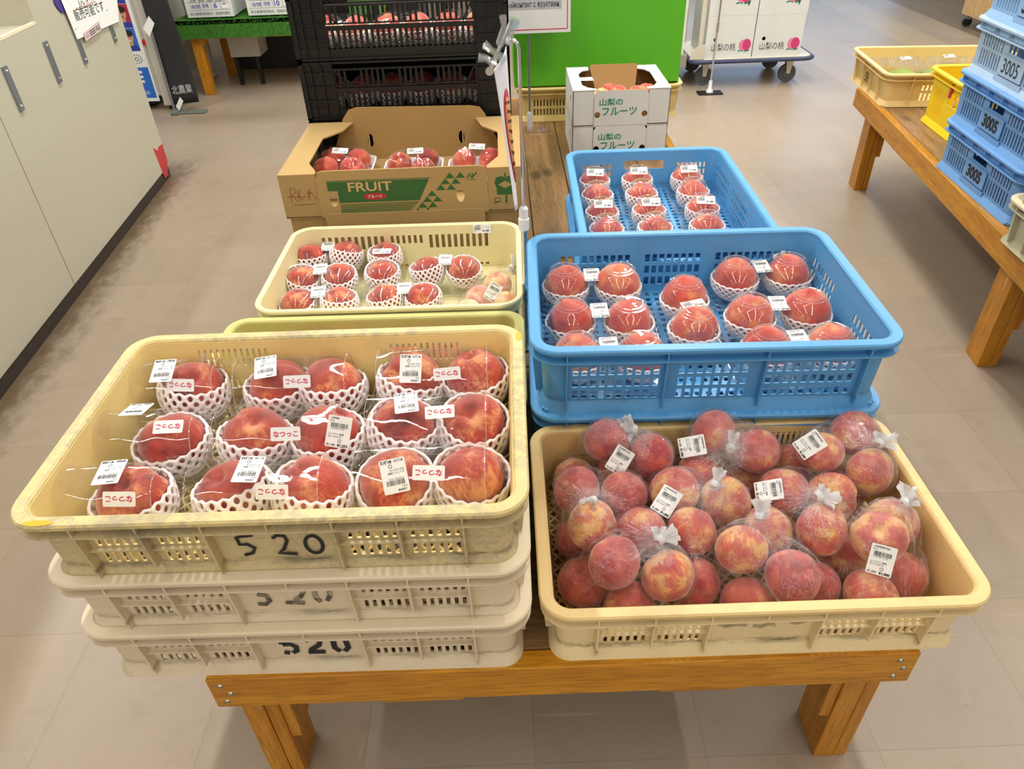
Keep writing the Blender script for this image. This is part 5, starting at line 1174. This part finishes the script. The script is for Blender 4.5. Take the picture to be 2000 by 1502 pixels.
sc = crate('plastic_crate', 'straw yellow crate on the far end of the right bench', 'crate', (1.815, 3.115, BZ), math.radians(-6), .62, .47, .125, (M_straw, M_butter, M_butter), {'front': slots(-.16, .0, 10, .5, [(.02, .05), (.06, .08)]) + slots(.02, .24, 12, .5, [(.02, .05), (.06, .08)]), 'back': slots(-.25, -.02, 18, .45, [(.05, .085)]) + slots(.02, .25, 18, .45, [(.05, .085)]), 'left': [], 'right': []},
      {'front': [(k * .1, .01, .12) for k in (-2, -1, 0, 1, 2)], 'left': [(k * .075, .01, .12) for k in (-2, -.6, .6, 2)]}, lattice='grid')
b = MB(); fl = plane((-.31 + .0165, 0, 0), (0, -1, 0), (0, 0, 1)); text(b, '591', lambda x, y, h: fl(x, y, .0015 + h), 0, .056, w=.05, h=.038, bold=.02); b.build('painted_number', M_ink, sc)
M_green = flat('pale_green_vegetable', (150, 175, 70), .5, var=.2)
for i, (x, y, l_, wd) in enumerate(((at(1768, 134, BZ + .05).x, at(1768, 134, BZ + .05).y, .07, 'left'), (at(1852, 130, BZ + .05).x, at(1852, 130, BZ + .05).y, .12, 'right'))):
    b = MB()
    for k in range(5): b.tube([(-l_ + .02, -.035 + k * .017, .012), (0, -.03 + k * .016, .022 + .004 * (k % 2)), (l_ - .02, -.03 + k * .014, .014)], [.006, .012, .005], 8)
    t = thing('vegetable_pack', f'shiny film pack of green vegetables, {wd} one in the straw yellow crate', 'vegetable pack', (x, y, BZ + .012), math.radians(-5 + 8 * i), 'vegetable packs')
    b.build('vegetables', M_green, t, ang=60)
    cs = [V((sx * (l_ - .03) , sy * .035, .038)) for sx in (-1, 0, 1) for sy in (-1, 1)]; put('film', hull_mesh('film', M_bag, cs, .036, V((l_ + .03, 0, .03)), 5, .004, flat=.001, origin=V()), t)
    stick(t, ST['wide'], V((x - .01, y, BZ + .092)), (0, -.3, 1), .1)
yc = crate('plastic_crate', 'bright yellow crate behind the stacked blue crates marked 3005', 'crate', (1.735, 2.625, BZ), YAW, .30, .37, .19, (M_bright, M_bright, M_bright), {'front': slots(-.08, .0, 5, .4, [(.04, .13)]) + [(.03, .10, .10, .14)], 'back': slots(-.1, .1, 8, .5, [(.05, .16)]), 'left': slots(-.13, .13, 9, .4, [(.04, .13)]), 'right': slots(-.13, .13, 9, .4, [(.04, .13)])}, {}, lattice='grid')
b = MB(); b.box(.035, -.185 + .012, .125, .05, -.185 + .0165, .17); b.build('red_tag', M_redtape, yc)
for k in range(2):
    crate('plastic_crate', f'grey beige crate on the near end of the right bench, {("lower", "upper")[k]} one', 'crate', (1.600, 1.565, BZ + k * .108), math.radians(-4), .62, .407, LH, (M_beige, plastic('grey_olive_plastic', (186, 182, 152), .4, (120, 112, 90)), M_beige) if k == 0 else (M_beige, MATS['grey_olive_plastic'], M_beige), R520, rib520, bars=bar520, group='grey beige crates')
# rolling shelf at the far right
t = thing('rolling_shelf', 'pale wooden shelf on black casters at the far upper right', 'shelf', (3.95, 6.05, 0))
Mp = wood('pale_ply', (206, 168, 112), (222, 186, 130), 2, .5, knots=False, scratch=.05)
b = MB(); b.box(-.30, -.2, .085, -.262, .2, 1.3); b.build('side_panel', Mp, t); b = MB(); b.box(.262, -.2, .085, .30, .2, 1.3); b.build('side_panel', Mp, t)
for z in (.30, .75, 1.26):
    b = MB(); b.box(-.262, -.2, z, .262, .2, z + .03); b.build('shelf_board', Mp, t)
b = MB(); b.box(-.30, .2, .085, .30, .21, 1.3); b.build('back_panel', Mp, t)
for x, y in ((-.27, -.15), (.27, -.15), (-.27, .15), (.27, .15)):
    b = MB(); wheel(b, (x, y, .035), .035, .02); w_ = b.build('caster', M_blackplast, t, ang=40); b = MB(); b.box(x - .022, y - .018, .055, x + .022, y + .018, .085); b.build('fork', M_steel, w_)

# ------------------------------------------------------------------ upper left: machine, banner, turf bench
t = thing('grey_cabinet', 'tall light grey metal cabinet with poster beyond the cream counter', 'cabinet', (-2.62, 5.12, 0))
Mg = flat('light_grey_metal', (190, 188, 180), .45)
b = MB(); b.box(-.6, -.37, .085, .51, .37, 1.7); b.build('body', Mg, t, bevel=.006)
b = MB(); b.box(.515, -.385, .03, .573, -.33, 1.7); b.build('corner_post', flat('ivory_grey_metal', (205, 202, 190), .45), t, bevel=.003)
b = MB(); b.box(.425, -.3712, .09, .428, -.3700, 1.7); b.box(.25, -.3712, .395, .425, -.3700, .3975); b.build('door_seam', M_kick, t)
for x in (-.5, .545):
    b = MB(); b.lathe([(.0005, 0), (.022, 0), (.022, .012), (.009, .016), (.009, .085), (.0005, .085)], 14, c=(x, -.34, 0)); b.build('foot', M_blackplast, t, ang=40)
b = MB(); b.box(-.55, -.30, .02, .45, .3, .084); b.build('plinth', M_blackplast, t)
# poster with three portraits
f = plane((-2.245, 4.7485, .055), (1, 0, 0), (0, 0, 1)); b = MB(); W_, H_ = .116, .78
b.prism([(-.14, 0), (W_, 0), (W_, H_), (-.14, H_)], lambda x, y, h: f(x, y, h * .001), 1); g = lambda x, y, h: f(x, y, .0011 + h)
M_skin = flat('printed_skin', (206, 150, 116), .6); M_hair = flat('printed_hair', (38, 28, 26), .6); M_jer = flat('printed_blue', (44, 62, 160), .6); M_bg = flat('printed_cyan', (40, 110, 205), .6); M_bgr = flat('printed_red', (170, 40, 62), .6)
L_ = lambda P, m_, e=0: b.prism(P, lambda x, y, h: g(x, y, e + h * .0002), 1, m_)
L_([(-.1, .02), (W_ - .012, .02), (W_ - .012, .20), (-.1, .20)], 5)
for k in range(3): L_([(.015, .165 - k * .027), (.06, .165 - k * .027), (.06, .180 - k * .027), (.015, .180 - k * .027)], 0, .0003)
text(b, '2025', lambda x, y, h: g(x, y, .0003 + h), .045, .052, h=.018, mat=0)
for a in range(14): b.ribbon([(.055 + .022 * math.cos(a * PI / 7), .246 + .018 * math.sin(a * PI / 7)), (.055 + .034 * math.cos(a * PI / 7), .246 + .029 * math.sin(a * PI / 7))], .004, g, .0002, 2)
b.ribbon([(.055 + .011 * math.cos(a * PI / 6), .246 + .009 * math.sin(a * PI / 6)) for a in range(13)], .004, g, .0002, 2)
for k, bg in enumerate((5, 6, 5, 6)):
    y0 = .292 + k * .128; x1 = W_ - .022; L_([(-.1, y0), (x1, y0), (x1, y0 + .126), (-.1, y0 + .126)], bg)
    L_([(-.02, y0), (x1, y0), (x1, y0 + .018), (.075, y0 + .036), (.025, y0 + .036), (-.01, y0 + .02)], 4, .0003)
    L_([(.036, y0 + .03), (.064, y0 + .03), (.064, y0 + .05), (.036, y0 + .05)], 3, .0005); L_(ell(.024, .030, .05, y0 + .074), 3, .0007)
    L_(ell(.027, .018, .05, y0 + .098), 2, .0009)
    for ex in (-.009, .009): L_(ell(.0035, .0022, .05 + ex, y0 + .078, 10), 2, .0011)
    L_([(.047, y0 + .066), (.053, y0 + .066), (.05, y0 + .076)], 7, .0011); L_(ell(.009, .003, .05, y0 + .058, 12), 1 if k != 1 else 6, .0011)
tag(b.build('poster', [M_white, M_white, M_hair, M_skin, M_jer, M_bg, M_bgr, flat('printed_skin_shade', (180, 122, 92), .6)]), 'tall poster of portraits in blue jerseys on the grey cabinet', 'poster')
b = MB(); b.tube([(-2.107, 4.747, .395), (-2.107, 4.735, .395)], [.019, .017], 20); tag(b.build('magnet', flat('red_magnet', (196, 36, 36), .4), ang=40), 'round red magnet on the grey cabinet beside the poster', 'magnet')
t = thing('banner_stand', 'black cloth banner stand leaning by the grey cabinet near the turf bench', 'banner', (-1.93, 4.66, 0))
b = MB(); b.box(-.085, -.03, 0, .105, .03, .012); b.box(-.10, -.05, 0, -.06, .05, .02); b.build('foot_bar', flat('grey_green_metal', (104, 108, 104), .5), t, bevel=.003)
fb = lambda u, v: V((-.075 + .02 * v - .02 + (.10 + .05 * (1 - v)) * u, .05 * u + .015 * math.sin(v * 9) + .004, .05 + v * 1.2))
b = MB(); b.sheet(8, 24, fb); o = b.build('cloth', flat('black_cloth', (34, 34, 36), .85), t, ang=60); s_ = o.modifiers.new('thick', 'SOLIDIFY'); s_.thickness = .004
b = MB(); tf = lambda x, y, h: fb(.5 + x / .14, y) + V((0, -.008 - h, 0)); text(b, '北農業', tf, .0, .07, w=.105, h=.042, bold=.004); b.build('lettering', flat('faded_white_print', (176, 176, 174), .8), t)
b = MB(); b.tube([(-.09, 0, .01), (-.085, .01, 1.3)], .008, 8); b.build('pole', M_steel, t, ang=40)
MB().prism([(-.055, .02), (-.015, .075), (-.028, .10), (-.07, .045)], lambda x, y, h: V((x, -.012 + h * .001, y)), 1).build('white_tag', M_white, t); MB().prism([(-.10, .44), (-.05, .51), (-.07, .55), (-.125, .485)], lambda x, y, h: V((x, -.012 + h * .001, y)), 1).build('white_tag', M_white, t)
t = thing('turf_bench', 'orange pine bench draped with green artificial turf', 'bench', (-1.40, 5.33, 0))
for nm, q, mm in (('front_apron', (-.585, -.305, .345, .62, -.28, .40), M_wood), ('back_apron', (-.585, .28, .345, .62, .305, .40), M_wood)): MB().box(*q).build(nm, mm, t, bevel=.002)
MB().box(-.585, -.28, .38, .62, .28, .425).build('top_board', M_wood, t)
for x in (-.555, .53):
    for y in (-.285, .235):
        MB().box(x, y, 0, x + .065, y + .05, .344).build('leg', M_woodz, t, bevel=.003)
MB().prism([(-.49, .345), (-.44, .345), (-.49, .29)], lambda x, y, h: V((x, -.283 + h * .03, y)), 1).build('corner_brace', M_wood, t)
q = NT('artificial_turf'); n = q.noise(q.obj(), 160, 4, .8); n2 = q.noise(q.obj(), 14, 3); q.base(q.mix(n, lin((34, 92, 20)), lin((100, 176, 62)))); q.b.inputs['Roughness'].default_value = .9; q.bump(n, 1.0, .008); M_turf = q.m
b = MB(); rnd = random.Random(3)
b.box(-.61, -.325, .352, .66, -.308, .452); b.box(-.61, -.325, .430, .66, .33, .452); b.box(-.61, -.308, .352, -.592, .33, .432)
for k in range(9000):
    if rnd.random() < .45: p = V((rnd.uniform(-.61, .66), -.325, rnd.uniform(.35, .452))); d = V((rnd.uniform(-.4, .4), -1, rnd.uniform(-.9, .2)))
    else: p = V((rnd.uniform(-.61, .66), rnd.uniform(-.325, .2), .452)); d = V((rnd.uniform(-.5, .5), rnd.uniform(-.5, .5), 1))
    d = d.normalized() * .011; s_ = V((.0014, 0, .0003)); b.add([p - s_, p + s_, p + d], [(0, 1, 2)])
b.build('turf_cover', M_turf, t)
def crop_box(label, x0, x1, num):
    t = thing('crop_box', label, 'box', ((x0 + x1) / 2, 5.20, .463), 0, 'labelled white boxes on the turf bench'); w_ = (x1 - x0) / 2
    b = MB(); b.box(-w_, -.15, 0, w_, .15, .20); b.build('carton', M_wbox, t, bevel=.002); fr = plane((0, -.151, 0), (1, 0, 0), (0, 0, 1)); b = MB(); f = lambda x, y, h: fr(x, y, .0003 + h)
    text(b, '品種  等級  個数  検査印', f, 0, .095, w=w_ * 1.5, h=.014, mat=1, z=.0003); text(b, '浅間', f, -w_ * .58, .062, w=w_ * .42, h=.022, z=.0003); text(b, '特秀', f, -w_ * .12, .064, w=w_ * .28, h=.026, z=.0003); text(b, num, f, w_ * .30, .066, h=.030, z=.0003, bold=.02)
    text(b, '梨北農業協同組合・韮崎共選所', f, 0, .022, w=w_ * 1.72, h=.016, mat=1, z=.0003)
    b.prism([(w_ * .58, .048), (w_ * .84, .048), (w_ * .84, .082), (w_ * .58, .082)], lambda x, y, h: f(x, y, h * .0008), 1, 2); b.ribbon([(w_ * .62, .074), (w_ * .8, .074)], .006, lambda x, y, h: f(x, y, .001 + h), .0002, 1)
    for y in (.042, .085, .112): b.ribbon([(-w_ * .9, y), (w_ * .9, y)], .0012, f, .0002, 1)
    for x in (-.36, .12, .54): b.ribbon([(w_ * x, .042), (w_ * x, .112)], .0012, f, .0002, 1)
    b.build('form_print', [M_blue_ink, flat('grey_blue_ink', (92, 96, 120), .7), M_white], t)
crop_box('white crop box with blue form numbered 6 on the turf bench', -1.932, -1.645, '6'); crop_box('white crop box with blue form numbered 10 on the turf bench', -1.555, -1.262, '10')
b = MB(); b.lathe([(.0005, 0), (.05, 0), (.05, .85), (.0005, .85)], 20); o = b.build('paper_roll', flat('pinkish_white_roll', (222, 206, 194), .6), None, ang=40); o.location = (-2.085, 5.56, 0); tag(o, 'tall pinkish white roll standing between grey cabinet and turf bench', 'roll')
t = thing('storage_bin', 'pale grey bin on black feet in the dark under the turf bench', 'bin', (-1.70, 5.36, 0))
b = MB(); b.box(-.10, -.10, .18, .10, .10, .335); b.build('box', Mg, t, bevel=.004)
for x in (-.07, .07):
    b = MB(); b.box(x - .012, -.09, 0, x + .012, -.065, .18); b.build('leg', M_blackplast, t)
b = MB(); b.box(-1.98, 5.70, 0, -.55, 6.2, 1.9); tag(b.build('light_blocker', flat('dark_blocker', (50, 48, 46), .6), bevel=.01), 'dark block added behind the turf bench to hold back light', 'cabinet')  # added dark block, keeps light off the floor around the turf bench
print('OBJECTS', len(bpy.data.objects))
